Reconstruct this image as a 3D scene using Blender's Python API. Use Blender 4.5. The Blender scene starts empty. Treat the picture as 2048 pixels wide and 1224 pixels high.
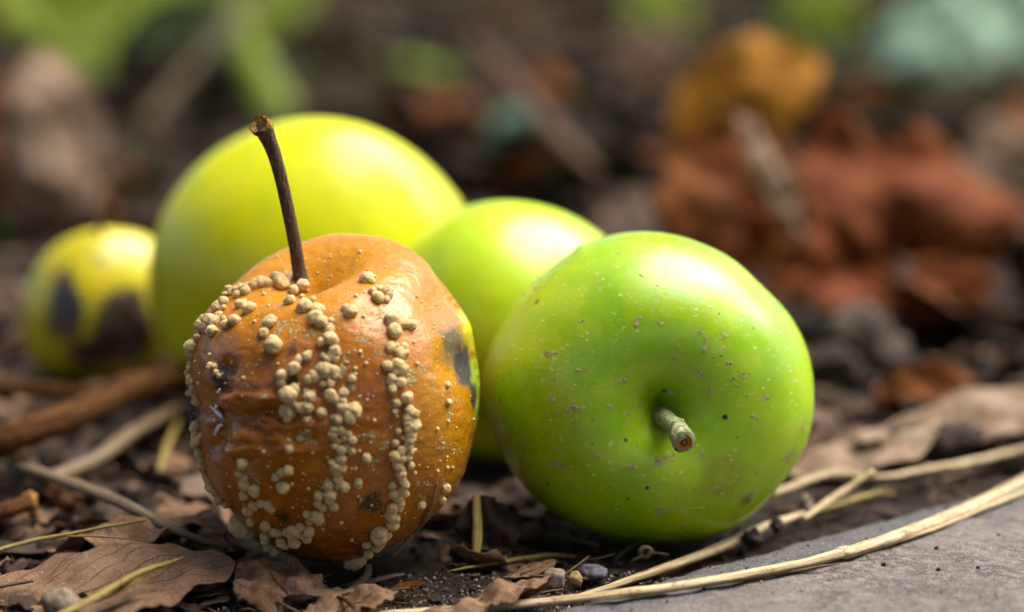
import bpy, bmesh, math, random
import numpy as np
from mathutils import Vector, Matrix, Euler, noise as mnoise
from mathutils.bvhtree import BVHTree

# ---------------------------------------------------------------- camera, sky, sun
CM = 0.01                                   # everything below is written in centimetres
PITCH = math.radians(11.0)
CAMP = Vector((0.0, -57.8, 16.1))
FPX, CX, CY = 5990.0, 1024.0, 612.0         # photo pixels
RGT = Vector((1, 0, 0))
UPV = Vector((0, math.sin(PITCH), math.cos(PITCH)))
FWD = Vector((0, math.cos(PITCH), -math.sin(PITCH)))
scene = bpy.context.scene
col = scene.collection
cd = bpy.data.cameras.new('camera'); cam = bpy.data.objects.new('camera', cd); col.objects.link(cam)
cam.location = CAMP * CM
cam.rotation_euler = (math.pi / 2 - PITCH, 0, 0)
cd.sensor_width = 36.0; cd.lens = FPX / 2048 * 36.0
cd.clip_start = 0.01; cd.clip_end = 400
cd.dof.use_dof = True; cd.dof.focus_distance = 0.567; cd.dof.aperture_fstop = 6.2; cd.dof.aperture_blades = 0
scene.camera = cam

SUN_EL, SUN_AZ = math.radians(58), math.radians(72)      # azimuth measured from +Y (away) towards +X (right)
world = bpy.data.worlds.new('World'); scene.world = world; world.use_nodes = True
wn = world.node_tree.nodes; wl = world.node_tree.links
sky = wn.new('ShaderNodeTexSky'); sky.sky_type = 'NISHITA'; sky.sun_disc = False
sky.sun_elevation = SUN_EL; sky.sun_rotation = SUN_AZ; sky.air_density = 0.6; sky.dust_density = 4.0; sky.ozone_density = 0.3
bg = wn['Background']; bg.inputs["Strength"].default_value = 0.05
wl.new(sky.outputs[0], bg.inputs[0])
sd = bpy.data.lights.new('sun', 'SUN'); sun = bpy.data.objects.new('sun', sd); col.objects.link(sun)
sd.energy = 1.5; sd.angle = math.radians(60); sd.color = (1.0, 1.0, 0.99)
sdir = Vector((math.sin(SUN_AZ) * math.cos(SUN_EL), math.cos(SUN_AZ) * math.cos(SUN_EL), math.sin(SUN_EL)))
sun.rotation_euler = sdir.to_track_quat('Z', 'Y').to_euler(); sun.location = sdir * 3
scene.render.engine = 'CYCLES'
scene.cycles.use_denoising = True
scene.cycles.max_bounces = 8
vs = scene.view_settings; vs.view_transform = 'Standard'; vs.look = 'None'; vs.gamma = 1; vs.exposure = 2.5
vs.use_curve_mapping = False

random.seed(7); rng = np.random.default_rng(7)

# ---------------------------------------------------------------- placement helpers
def ray(px, py):
    return (FWD * FPX + RGT * (px - CX) - UPV * (py - CY)).normalized()
def at(px, py, depth):
    return CAMP + FWD * depth + RGT * ((px - CX) / FPX * depth) - UPV * ((py - CY) / FPX * depth)
def gpt(px, py, z=0.0):
    d = ray(px, py); t = (z - CAMP.z) / d.z
    return CAMP + d * t
def project(P):
    P = np.asarray(P) - np.array(CAMP)
    dz = P @ np.array(FWD)
    return np.stack([CX + FPX * (P @ np.array(RGT)) / dz, CY - FPX * (P @ np.array(UPV)) / dz], 1)
def nz(p, s, o=0.0):
    return mnoise.noise(Vector(p) * s + Vector((o, o * 1.7, -o)))
def fbm(p, s, o=0.0, n=3):
    a, t = 1.0, 0.0
    for i in range(n):
        t += a * nz(p, s * 2 ** i, o + i * 3.1); a *= 0.5
    return t

# ---------------------------------------------------------------- node helpers
class MT:
    def __init__(s, name, rough=0.7, spec=0.5):
        s.m = bpy.data.materials.new(name); s.m.use_nodes = True
        s.nt = s.m.node_tree; s.b = s.nt.nodes['Principled BSDF']
        s.b.inputs['Roughness'].default_value = rough
        s.b.inputs['Specular IOR Level'].default_value = spec
        tc = s.n('ShaderNodeTexCoord')
        v = s.n('ShaderNodeVectorMath'); v.operation = 'SCALE'; v.inputs['Scale'].default_value = 100.0
        s.l(tc.outputs['Object'], v.inputs[0]); s.cm = v.outputs[0]; s.uv = tc.outputs['UV']
    def n(s, t): return s.nt.nodes.new(t)
    def l(s, a, b): s.nt.links.new(a, b)
    def setin(s, sock, v):
        if hasattr(v, 'is_linked') or isinstance(v, bpy.types.NodeSocket): s.l(v, sock)
        else: sock.default_value = v
    def noise(s, scale, detail=4, rough=0.55, co=None, dist=0.0, out='Fac', stretch=None):
        x = s.n('ShaderNodeTexNoise'); x.inputs['Scale'].default_value = scale
        x.inputs['Detail'].default_value = detail; x.inputs['Roughness'].default_value = rough
        x.inputs['Distortion'].default_value = dist
        c = co or s.cm
        if stretch:
            mp = s.n('ShaderNodeMapping'); mp.inputs['Scale'].default_value = stretch; s.l(c, mp.inputs[0]); c = mp.outputs[0]
        s.l(c, x.inputs['Vector'])
        return x.outputs[out]
    def voro(s, scale, feature='F1', out='Distance', co=None, stretch=None, rand=1.0):
        x = s.n('ShaderNodeTexVoronoi'); x.feature = feature; x.inputs['Scale'].default_value = scale
        x.inputs['Randomness'].default_value = rand
        c = co or s.cm
        if stretch:
            mp = s.n('ShaderNodeMapping'); mp.inputs['Scale'].default_value = stretch; s.l(c, mp.inputs[0]); c = mp.outputs[0]
        s.l(c, x.inputs['Vector'])
        return x.outputs[out]
    def math(s, op, a, b=0.0, clamp=False):
        x = s.n('ShaderNodeMath'); x.operation = op; x.use_clamp = clamp
        s.setin(x.inputs[0], a); s.setin(x.inputs[1], b); return x.outputs[0]
    def rng(s, v, a, b, c=0.0, d=1.0, smooth=True):
        x = s.n('ShaderNodeMapRange'); x.interpolation_type = 'SMOOTHSTEP' if smooth else 'LINEAR'
        s.setin(x.inputs['Value'], v)
        for k, q in zip(('From Min', 'From Max', 'To Min', 'To Max'), (a, b, c, d)): x.inputs[k].default_value = q
        return x.outputs[0]
    def mix(s, f, a, b, mode='MIX'):
        x = s.n('ShaderNodeMix'); x.data_type = 'RGBA'; x.blend_type = mode; x.clamp_factor = True
        s.setin(x.inputs[0], f)
        for k, q in ((6, a), (7, b)):
            if isinstance(q, (tuple, list)): x.inputs[k].default_value = (*q, 1) if len(q) == 3 else q
            else: s.l(q, x.inputs[k])
        return x.outputs[2]
    def spot(s, c, r0, r1, amp=0.0, nscale=2.0, scale=(1, 1, 1)):
        """mask 1 inside r0 and 0 beyond r1 (cm) of the local point c, ragged by noise"""
        sub = s.n('ShaderNodeVectorMath'); sub.operation = 'SUBTRACT'; s.l(s.cm, sub.inputs[0]); sub.inputs[1].default_value = c
        mul = s.n('ShaderNodeVectorMath'); mul.operation = 'MULTIPLY'; s.l(sub.outputs[0], mul.inputs[0]); mul.inputs[1].default_value = scale
        ln = s.n('ShaderNodeVectorMath'); ln.operation = 'LENGTH'; s.l(mul.outputs[0], ln.inputs[0])
        d = ln.outputs['Value']
        if amp:
            d = s.math('ADD', d, s.math('MULTIPLY', s.math('SUBTRACT', s.noise(nscale, 4), 0.5), amp * 2))
        return s.rng(d, r0, r1, 1.0, 0.0)
    def bump(s, h, strength, dist_cm, prev=None):
        x = s.n('ShaderNodeBump'); x.inputs['Strength'].default_value = strength; x.inputs['Distance'].default_value = dist_cm * CM
        s.l(h, x.inputs['Height'])
        if prev is not None: s.l(prev, x.inputs['Normal'])
        return x.outputs[0]
    def sep(s, axis):
        x = s.n('ShaderNodeSeparateXYZ'); s.l(s.cm, x.inputs[0]); return x.outputs[axis]
    def done(s, color=None, normal=None, rough=None, sss=0.0, sssr=(0.3, 0.2, 0.1)):
        if color is not None:
            if isinstance(color, (tuple, list)): s.b.inputs['Base Color'].default_value = (*color, 1)
            else: s.l(color, s.b.inputs['Base Color'])
        if normal is not None: s.l(normal, s.b.inputs['Normal'])
        if rough is not None: s.setin(s.b.inputs['Roughness'], rough)
        if sss:
            s.b.inputs['Subsurface Weight'].default_value = sss
            s.b.inputs['Subsurface Radius'].default_value = sssr
            s.b.inputs['Subsurface Scale'].default_value = 0.01
        return s.m

# ---------------------------------------------------------------- mesh helpers
def mkmesh(name, V, F, mat=None, uv=None, smooth=True):
    """V in cm (already local)"""
    me = bpy.data.meshes.new(name)
    V = np.asarray(V, dtype=float) * CM
    me.from_pydata([tuple(v) for v in V], [], [tuple(int(i) for i in f) for f in F])
    if uv is not None:
        lay = me.uv_layers.new(name='UVMap')
        idx = np.empty(len(me.loops), dtype=np.int32); me.loops.foreach_get('vertex_index', idx)
        lay.data.foreach_set('uv', np.asarray(uv, dtype=np.float32)[idx].ravel())
    if smooth: me.shade_smooth()
    if mat: me.materials.append(mat)
    return me
def add(name, me, parent=None, loc=(0, 0, 0), label=None, cat=None, group=None, kind=None, rot=None, scale=None):
    o = bpy.data.objects.new(name, me); col.objects.link(o)
    o.location = Vector(loc) * CM
    if rot is not None: o.rotation_euler = rot
    if scale is not None: o.scale = scale
    if parent: o.parent = parent
    if label: o['label'] = label
    if cat: o['category'] = cat
    if group: o['group'] = group
    if kind: o['kind'] = kind
    return o
def thing(name, loc, label, cat, group=None):
    return add(name, None, None, loc, label, cat, group)
def tube(path, radii, sides=10, flat=1.0, cap=True, jitter=0.0, twist=0.0, ridges=0.0):
    """swept tube through path points (cm); returns V, F, uv"""
    P = [Vector(p) for p in path]; n = len(P)
    if not hasattr(radii, '__len__'): radii = [radii] * n
    V, F, UV = [], [], []
    prev = None; L = 0.0
    for i in range(n):
        t = (P[min(i + 1, n - 1)] - P[max(i - 1, 0)]).normalized()
        if prev is None:
            a = Vector((0, 0, 1)) if abs(t.z) < 0.9 else Vector((1, 0, 0))
        else: a = prev
        b = t.cross(a).normalized(); a = b.cross(t).normalized(); prev = a
        if i: L += (P[i] - P[i - 1]).length
        for k in range(sides):
            q = 2 * math.pi * k / sides + twist * L
            r = radii[i] * (1 + jitter * random.uniform(-1, 1)) * (1 + (ridges if k % 2 else 0))
            V.append(P[i] + a * (math.sin(q) * r * flat) + b * (math.cos(q) * r)); UV.append((k / sides, L))
    for i in range(n - 1):
        for k in range(sides):
            k2 = (k + 1) % sides
            F.append((i * sides + k, i * sides + k2, (i + 1) * sides + k2, (i + 1) * sides + k))
    if cap:
        for i, rev in ((0, False), (n - 1, True)):
            c = len(V); V.append(P[i]); UV.append((0.5, L if rev else 0))
            for k in range(sides):
                k2 = (k + 1) % sides
                F.append((i * sides + k, i * sides + k2, c) if rev else (i * sides + k2, i * sides + k, c))
    return V, F, UV
def spline(pts, n=24):
    """Catmull-Rom through pts"""
    P = [Vector(p) for p in pts]; P = [P[0] * 2 - P[1]] + P + [P[-1] * 2 - P[-2]]
    out = []; m = len(P) - 3
    for j in range(n + 1):
        u = j / n * m; i = min(int(u), m - 1); t = u - i
        a, b, c, d = P[i:i + 4]
        out.append(0.5 * ((2 * b) + (c - a) * t + (2 * a - 5 * b + 4 * c - d) * t * t + (3 * b - a - 3 * c + d) * t ** 3))
    return out
def lerp_list(vals, n):
    return list(np.interp(np.linspace(0, 1, n), np.linspace(0, 1, len(vals)), vals))
def shift(V, o): return [Vector(v) - Vector(o) for v in V]
ICO = {}
def ico(sub):
    if sub not in ICO:
        bm = bmesh.new(); bmesh.ops.create_icosphere(bm, subdivisions=sub, radius=1.0)
        bm.verts.ensure_lookup_table()
        ICO[sub] = ([v.co.copy() for v in bm.verts], [tuple(v.index for v in f.verts) for f in bm.faces]); bm.free()
    return ICO[sub]

# ---------------------------------------------------------------- ground
FEET = [(-3.5, -1.2, 2.2), (2.75, 0.9, 2.2), (-0.1, 7.2, 2.2), (-4.9, 12.6, 2.6), (-10.6, 16.5, 1.4)]
def gh(x, y):
    """ground height in cm"""
    h = 0.22 * nz((x, y, 0), 0.30, 3) + 0.16 * nz((x, y, 1), 0.9, 9) + 0.10 * nz((x, y, 2), 2.3, 5)
    if y > 18: h += min(1.0, (y - 18) / 40) * 1.6 * nz((x, y, 4), 0.06, 2)
    for fx, fy, fr in FEET:
        d = math.hypot(x - fx, y - fy) / fr
        if d < 1.6: h += -0.10 * math.exp(-d * d) - h * 0.6 * math.exp(-d * d)
    return h - 0.12
def axis_pts(lo, hi, step, far, ratio=1.22):
    a = list(np.arange(lo, hi + 1e-6, step)); s = step; u = a[-1]
    while u < far: s *= ratio; u += s; a.append(u)
    s = step; u = a[0]; pre = []
    while u > -far: s *= ratio; u -= s; pre.append(u)
    return pre[::-1] + a
gx = axis_pts(-14, 14, 0.13, 6000, 1.25); gy = axis_pts(-8, 26, 0.13, 6000, 1.25)
GV = [(x, y, gh(x, y) if max(abs(x), abs(y)) < 400 else 0.0) for y in gy for x in gx]
w = len(gx)
GF = [(j * w + i, j * w + i + 1, (j + 1) * w + i + 1, (j + 1) * w + i) for j in range(len(gy) - 1) for i in range(w - 1)]
m = MT('soil', 0.9, 0.25)
n1 = m.noise(0.35, 5); n2 = m.noise(3.0, 6, 0.65); n3 = m.noise(16, 3, 0.7)
c = m.mix(m.rng(n1, 0.38, 0.62), (0.012, 0.006, 0.0025), (0.036, 0.020, 0.009))
c = m.mix(m.rng(n2, 0.45, 0.72), c, (0.075, 0.045, 0.028))
c = m.mix(m.rng(n3, 0.64, 0.76), c, (0.16, 0.12, 0.09))
c = m.mix(m.rng(m.noise(5.5, 4), 0.58, 0.7), c, (0.022, 0.014, 0.010))
soil = m.done(c, m.bump(n3, 0.9, 0.08, m.bump(n2, 1.0, 0.25)))
add('ground', mkmesh('ground', GV, GF, soil), kind='structure')

# ---------------------------------------------------------------- apples
def apple_shape(center, axis, R, nth=170, nph=220, stem=(0.45, 0.42, 1.7), calyx=(0.16, 0.35, 2.0), flat=1.0,
                lobes=0.02, outline=None, rough=0.0, seed=1.0, extra=None, spin=0.0, taper=0.0):
    """star-shaped apple about center (cm). outline: photo silhouette of the fruit, fitted by a smooth bulge term"""
    ax = Vector(axis).normalized()
    e1 = ax.orthogonal().normalized(); e2 = ax.cross(e1)
    th = np.linspace(0.0, math.pi, nth); ph = np.linspace(0, 2 * math.pi, nph, endpoint=False) + spin
    T, Pp = np.meshgrid(th, ph, indexing='ij')
    T = T.ravel(); Pp = Pp.ravel()
    D = np.outer(np.cos(T), ax) + np.outer(np.sin(T) * np.cos(Pp), e1) + np.outer(np.sin(T) * np.sin(Pp), e2)
    r = R * (1 - stem[0] * np.exp(-(T / stem[1]) ** stem[2]) - calyx[0] * np.exp(-((math.pi - T) / calyx[1]) ** calyx[2]))
    r *= 1 + lobes * np.cos(5 * Pp + seed) * np.sin(T) ** 2 + 0.6 * lobes * np.cos(2 * Pp + 2 * seed)* np.sin(T) ** 2
    r *= 1 + taper * np.cos(T)
    r *= 1 / np.sqrt(np.sin(T) ** 2 + (np.cos(T) / flat) ** 2)
    if rough:
        r *= 1 + rough * np.array([nz(d, 1.6, seed) + 0.4 * nz(d, 4.0, seed + 5) for d in D])
    C = np.array(center)
    if outline is not None:
        vd = np.array((Vector(center) - CAMP).normalized())
        up = np.array(UPV) - vd * np.dot(UPV, vd); up /= np.linalg.norm(up); rt = np.cross(vd, up)
        a = D @ rt; b = D @ up
        psi = np.arctan2(b, a); wgt = (a * a + b * b) ** 1.5
        c2 = project([C])[0]
        O = np.array(outline, float) - c2
        op = np.arctan2(-O[:, 1], O[:, 0]); orr = np.hypot(O[:, 0], O[:, 1])
        k = np.argsort(op); op, orr = op[k], orr[k]
        bins = np.linspace(-math.pi, math.pi, 73)
        tgt = np.interp(bins, np.r_[op - 2 * math.pi, op, op + 2 * math.pi], np.r_[orr, orr, orr])
        g = np.zeros(73)
        for it in range(10):
            V = C + D * (r * (1 + np.interp(psi, bins, g) * wgt))[:, None]
            q = project(V) - c2
            qa = np.arctan2(-q[:, 1], q[:, 0]); qr = np.hypot(q[:, 0], q[:, 1])
            cur = np.array([max(qr[np.abs((qa - x + math.pi) % (2 * math.pi) - math.pi) < 0.05]) for x in bins])
            g += 0.8 * (tgt / cur - 1)
            for _ in range(1): g = 0.25 * np.r_[g[-2], g[:-1]] + 0.5 * g + 0.25 * np.r_[g[1:], g[1]]
        r = r * (1 + np.interp(psi, bins, g) * wgt)
    if extra is not None: r = extra(D, r, C)
    V = C + D * r[:, None]
    F = []
    for i in range(nth - 1):
        for k in range(nph):
            k2 = (k + 1) % nph
            F.append((i * nph + k, (i + 1) * nph + k, (i + 1) * nph + k2, i * nph + k2))
    return V, F, ax
def bvh(V, F): return BVHTree.FromPolygons([Vector(v) for v in V], F)
def hit(tree, px, py):
    h = tree.ray_cast(CAMP, ray(px, py))
    return h[0], h[1]

ROT_OUT = [(678, 465), (727, 467), (775, 476), (823, 500), (866, 540), (896, 576), (920, 612), (944, 651), (953, 712), (961, 766), (956, 827),
           (944, 887), (936, 929), (912, 984), (872, 1026), (823, 1068), (775, 1100), (727, 1118), (660, 1126), (600, 1118), (545, 1095), (487, 1056),
           (452, 1010), (416, 968), (395, 914), (380, 863), (372, 802), (370, 754), (379, 706), (393, 660), (413, 620), (448, 588), (484, 552),
           (517, 522), (551, 503), (600, 485), (636, 470)]
GRN_OUT = [(1295, 463), (1229, 468), (1162, 493), (1095, 540), (1045, 584), (1001, 645), (973, 707), (965, 751), (970, 807), (990, 873), (1018, 934),
           (1062, 990), (1118, 1034), (1190, 1066), (1273, 1082), (1351, 1087), (1418, 1079), (1484, 1045), (1540, 995), (1584, 940), (1612, 890),
           (1626, 840), (1628, 773), (1618, 707), (1595, 651), (1551, 595), (1518, 568), (1473, 523), (1418, 493), (1362, 472)]

# ---- rotten apple
RC = at(662, 798, 58.0)
ROT_BASE = Vector((RC.x, RC.y, 0.0))
# folds where the flesh has collapsed: photo point, radius (cm), depth (cm)
folds = [(452, 735, 0.16, -0.16), (447, 775, 0.15, -0.14), (392, 815, 0.42, -0.16), (445, 850, 0.30, -0.14), (425, 895, 0.20, -0.16), (470, 895, 0.25, 0.06),
         (495, 838, 0.22, -0.10), (540, 828, 0.30, -0.05), (455, 800, 0.16, 0.09), (480, 860, 0.2, 0.05), (410, 850, 0.16, 0.08), (895, 600, 0.55, -0.14), (922, 720, 0.5, -0.16), (935, 655, 0.35, 0.07),
         (845, 545, 0.5, 0.05), (690, 690, 0.8, 0.05)]
def rot_extra(D, r, C):
    V = C + D * r[:, None]
    pr = project(V); front = (V - np.array(CAMP)) @ np.array(FWD) < (RC - CAMP).dot(FWD) + 0.4
    for px, py, rad, dep in folds:
        d = np.hypot(pr[:, 0] - px, pr[:, 1] - py) / 103.0
        r = r + np.where(front, (1.6 if px < 600 else 1.0) * dep * np.exp(-(d / rad) ** 2), 0)
    # fine horizontal wrinkles of the shrunken skin on the left cheek
    cx, cy = 520, 840
    wr = np.exp(-(((pr[:, 0] - cx) / 120) ** 2 + ((pr[:, 1] - cy) / 75) ** 2)) * front
    ph = np.array([nz((p[0] / 60, p[1] / 26, 0), 1.0, 4) + 0.5 * nz((p[0] / 26, p[1] / 11, 3), 1.0, 8) for p in pr])
    return r + wr * ph * 0.22 + front * 0.012 * np.array([nz((p[0] / 22, p[1] / 18, 0), 1.0, 14) for p in pr])
RV, RF, RAX = apple_shape(RC, (-0.17, -0.10, 1.0), 3.1, nth=210, nph=280, stem=(0.44, 0.50, 2.0), calyx=(0.1, 0.35, 2), lobes=0.025,
                          outline=ROT_OUT, rough=0.012, seed=2.0, extra=rot_extra)
RT = bvh(RV, RF)
def rl(px, py):
    h, n = hit(RT, px, py)
    if h is None: h = RT.find_nearest(at(px, py, 58.0))[0]
    return tuple(h - ROT_BASE)
m = MT('rotten_skin', 0.36, 0.42)
na = m.noise(0.55, 5, 0.6); nb = m.noise(1.7, 5, 0.6); nc = m.noise(9, 4, 0.65)
c = m.mix(m.rng(na, 0.35, 0.65), (0.27, 0.073, 0.000), (0.40, 0.125, 0.000))
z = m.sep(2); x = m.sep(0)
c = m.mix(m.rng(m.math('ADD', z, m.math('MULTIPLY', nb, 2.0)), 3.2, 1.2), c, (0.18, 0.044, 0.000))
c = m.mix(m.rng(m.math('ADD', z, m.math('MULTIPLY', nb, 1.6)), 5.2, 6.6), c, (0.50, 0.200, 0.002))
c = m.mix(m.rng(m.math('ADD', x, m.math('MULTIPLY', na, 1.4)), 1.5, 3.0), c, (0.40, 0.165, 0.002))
c = m.mix(m.math('MULTIPLY', m.rng(nb, 0.52, 0.66), 0.55), c, (0.54, 0.175, 0.001))
c = m.mix(m.math('MULTIPLY', m.rng(m.noise(0.9, 4), 0.52, 0.66), 0.35), c, (0.36, 0.135, 0.06))          # pinkish bloom
c = m.mix(m.math('MULTIPLY', m.rng(nc, 0.60, 0.72), 0.14), c, (0.55, 0.33, 0.15))
gsp = m.spot(rl(948, 660), 0.20, 0.55, 0.2, 2.0, (1, 0.5, 1)); c = m.mix(gsp, c, (0.62, 0.58, 0.02))
gsp = m.spot(rl(956, 780), 0.20, 0.5, 0.2, 2.0, (1, 0.45, 0.5)); c = m.mix(gsp, c, (0.25, 0.36, 0.02))
c = m.mix(m.spot(rl(905, 690), 0.15, 0.5, 0.3, 3.0, (1.0, 0.5, 0.9)), c, (0.13, 0.09, 0.06))
blk = m.spot(rl(925, 735), 0.22, 0.42, 0.14, 4.0, (1.2, 0.4, 0.75)); c = m.mix(blk, c, (0.022, 0.022, 0.012))
blk2 = m.spot(rl(948, 790), 0.10, 0.22, 0.1, 4.0, (1.2, 0.4, 0.6)); c = m.mix(blk2, c, (0.04, 0.028, 0.015))
lp = m.spot(rl(393, 818), 0.34, 0.50, 0.12, 5.0, (1.0, 0.5, 0.55)); c = m.mix(lp, c, m.mix(m.rng(m.noise(6, 4, stretch=(3, 3, 0.6)), 0.4, 0.6), (0.040, 0.024, 0.018), (0.14, 0.10, 0.085)))
lp2 = m.spot(rl(440, 755), 0.12, 0.24, 0.08, 5.0, (1, 0.6, 0.6)); c = m.mix(lp2, c, (0.06, 0.035, 0.025))
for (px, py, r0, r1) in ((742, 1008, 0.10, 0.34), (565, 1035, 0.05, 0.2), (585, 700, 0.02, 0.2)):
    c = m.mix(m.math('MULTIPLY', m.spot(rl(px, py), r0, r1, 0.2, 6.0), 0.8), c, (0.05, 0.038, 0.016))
ch = m.voro(9.0)
keep = m.rng(m.noise(0.8, 3), 0.45, 0.60)
grain = m.math('MULTIPLY', m.rng(ch, 0.22, 0.12), m.rng(m.voro(9.0, out='Color'), 0.55, 0.6))
c = m.mix(m.math('MULTIPLY', grain, 0.8), c, (0.62, 0.50, 0.36))
g2 = m.math('MULTIPLY', m.rng(m.noise(18, 3, 0.7), 0.62, 0.68), keep); c = m.mix(m.math('MULTIPLY', g2, 0.75), c, (0.60, 0.47, 0.36))
g3 = m.math('MULTIPLY', m.rng(m.voro(5.5), 0.10, 0.05), m.rng(m.voro(5.5, out='Color'), 0.7, 0.72)); c = m.mix(m.math('MULTIPLY', g3, 0.8), c, (0.05, 0.025, 0.015))
nrm = m.bump(m.noise(2.0, 4, 0.5, stretch=(1, 1, 1.6)), 0.45, 0.12)
nrm = m.bump(m.noise(3.0, 4, 0.6, dist=1.2, stretch=(1, 1, 1.7)), 0.25, 0.08, nrm); nrm = m.bump(nc, 0.16, 0.03, nrm); nrm = m.bump(grain, 0.8, 0.02, nrm)
rough = m.math('ADD', m.rng(nb, 0.3, 0.7, 0.20, 0.36), m.math('MULTIPLY', m.math('MAXIMUM', lp, blk), 0.6))
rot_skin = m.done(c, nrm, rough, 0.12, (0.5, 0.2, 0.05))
rotten = thing('rotten_apple', ROT_BASE, 'brown rotten apple covered in tan mould beads with a long upright stem', 'apple')
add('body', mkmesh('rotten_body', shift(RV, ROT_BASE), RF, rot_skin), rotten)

m = MT('dry_stem', 0.75, 0.3)
st = m.noise(9, 4, 0.6, stretch=(2.5, 2.5, 0.5)); sp = m.noise(22, 3)
c = m.mix(m.rng(st, 0.35, 0.65), (0.040, 0.022, 0.010), (0.105, 0.062, 0.026)); c = m.mix(m.rng(sp, 0.62, 0.7), c, (0.28, 0.21, 0.10))
c = m.mix(m.math('MULTIPLY', m.rng(m.noise(2.5, 3), 0.55, 0.65), 0.5), c, (0.12, 0.11, 0.030))
dry_stem = m.done(c, m.bump(sp, 0.6, 0.03, m.bump(st, 0.8, 0.06)))
m = MT('stem_cut', 0.85, 0.2)
cn = m.noise(14, 4, 0.7); c = m.mix(m.rng(cn, 0.4, 0.6), (0.16, 0.06, 0.012), (0.55, 0.30, 0.06))
stem_cut = m.done(c, m.bump(cn, 1.0, 0.08))
# stem: rises out of the cavity and leans left
SB = RC + RAX * 1.45
sp_pts = spline([SB, at(602, 556, 57.9), at(590, 490, 57.75), at(573, 405, 57.6), at(552, 320, 57.45), at(532, 268, 57.35), at(522, 252, 57.25)], 40)
sr = lerp_list([0.15, 0.145, 0.135, 0.125, 0.125, 0.125, 0.13, 0.15, 0.19, 0.215], 41)
V, F, UV = tube(sp_pts, sr, 14, jitter=0.03)
stem = add('stem', mkmesh('rotten_stem', shift(V, ROT_BASE), F, dry_stem, UV), rotten)
tip = sp_pts[-1]; tdir = (sp_pts[-1] - sp_pts[-4]).normalized()
# broken end: a ragged cup facing the viewer
td = (tdir + Vector((-0.25, -0.75, 0.1))).normalized(); e1 = td.orthogonal().normalized(); e2 = td.cross(e1)
V = [tip + td * 0.00]; F = []
NR = 20
for ring, (rr, hh) in enumerate(((0.06, -0.01), (0.12, 0.035), (0.175, 0.06), (0.20, 0.055), (0.20, -0.07))):
    for k in range(NR):
        q = 2 * math.pi * k / NR
        V.append(tip + (e1 * math.cos(q) + e2 * math.sin(q)) * rr * (1 + 0.14 * random.uniform(-1, 1)) + td * (hh + random.uniform(-.022, .022)))
for k in range(NR):
    F.append((0, 1 + k, 1 + (k + 1) % NR))
    for r_ in range(4): F.append((1 + r_ * NR + k, 1 + (r_ + 1) * NR + k, 1 + (r_ + 1) * NR + (k + 1) % NR, 1 + r_ * NR + (k + 1) % NR))
add('cut_end', mkmesh('rotten_cut', shift(V, ROT_BASE), F, stem_cut), stem)

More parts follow.
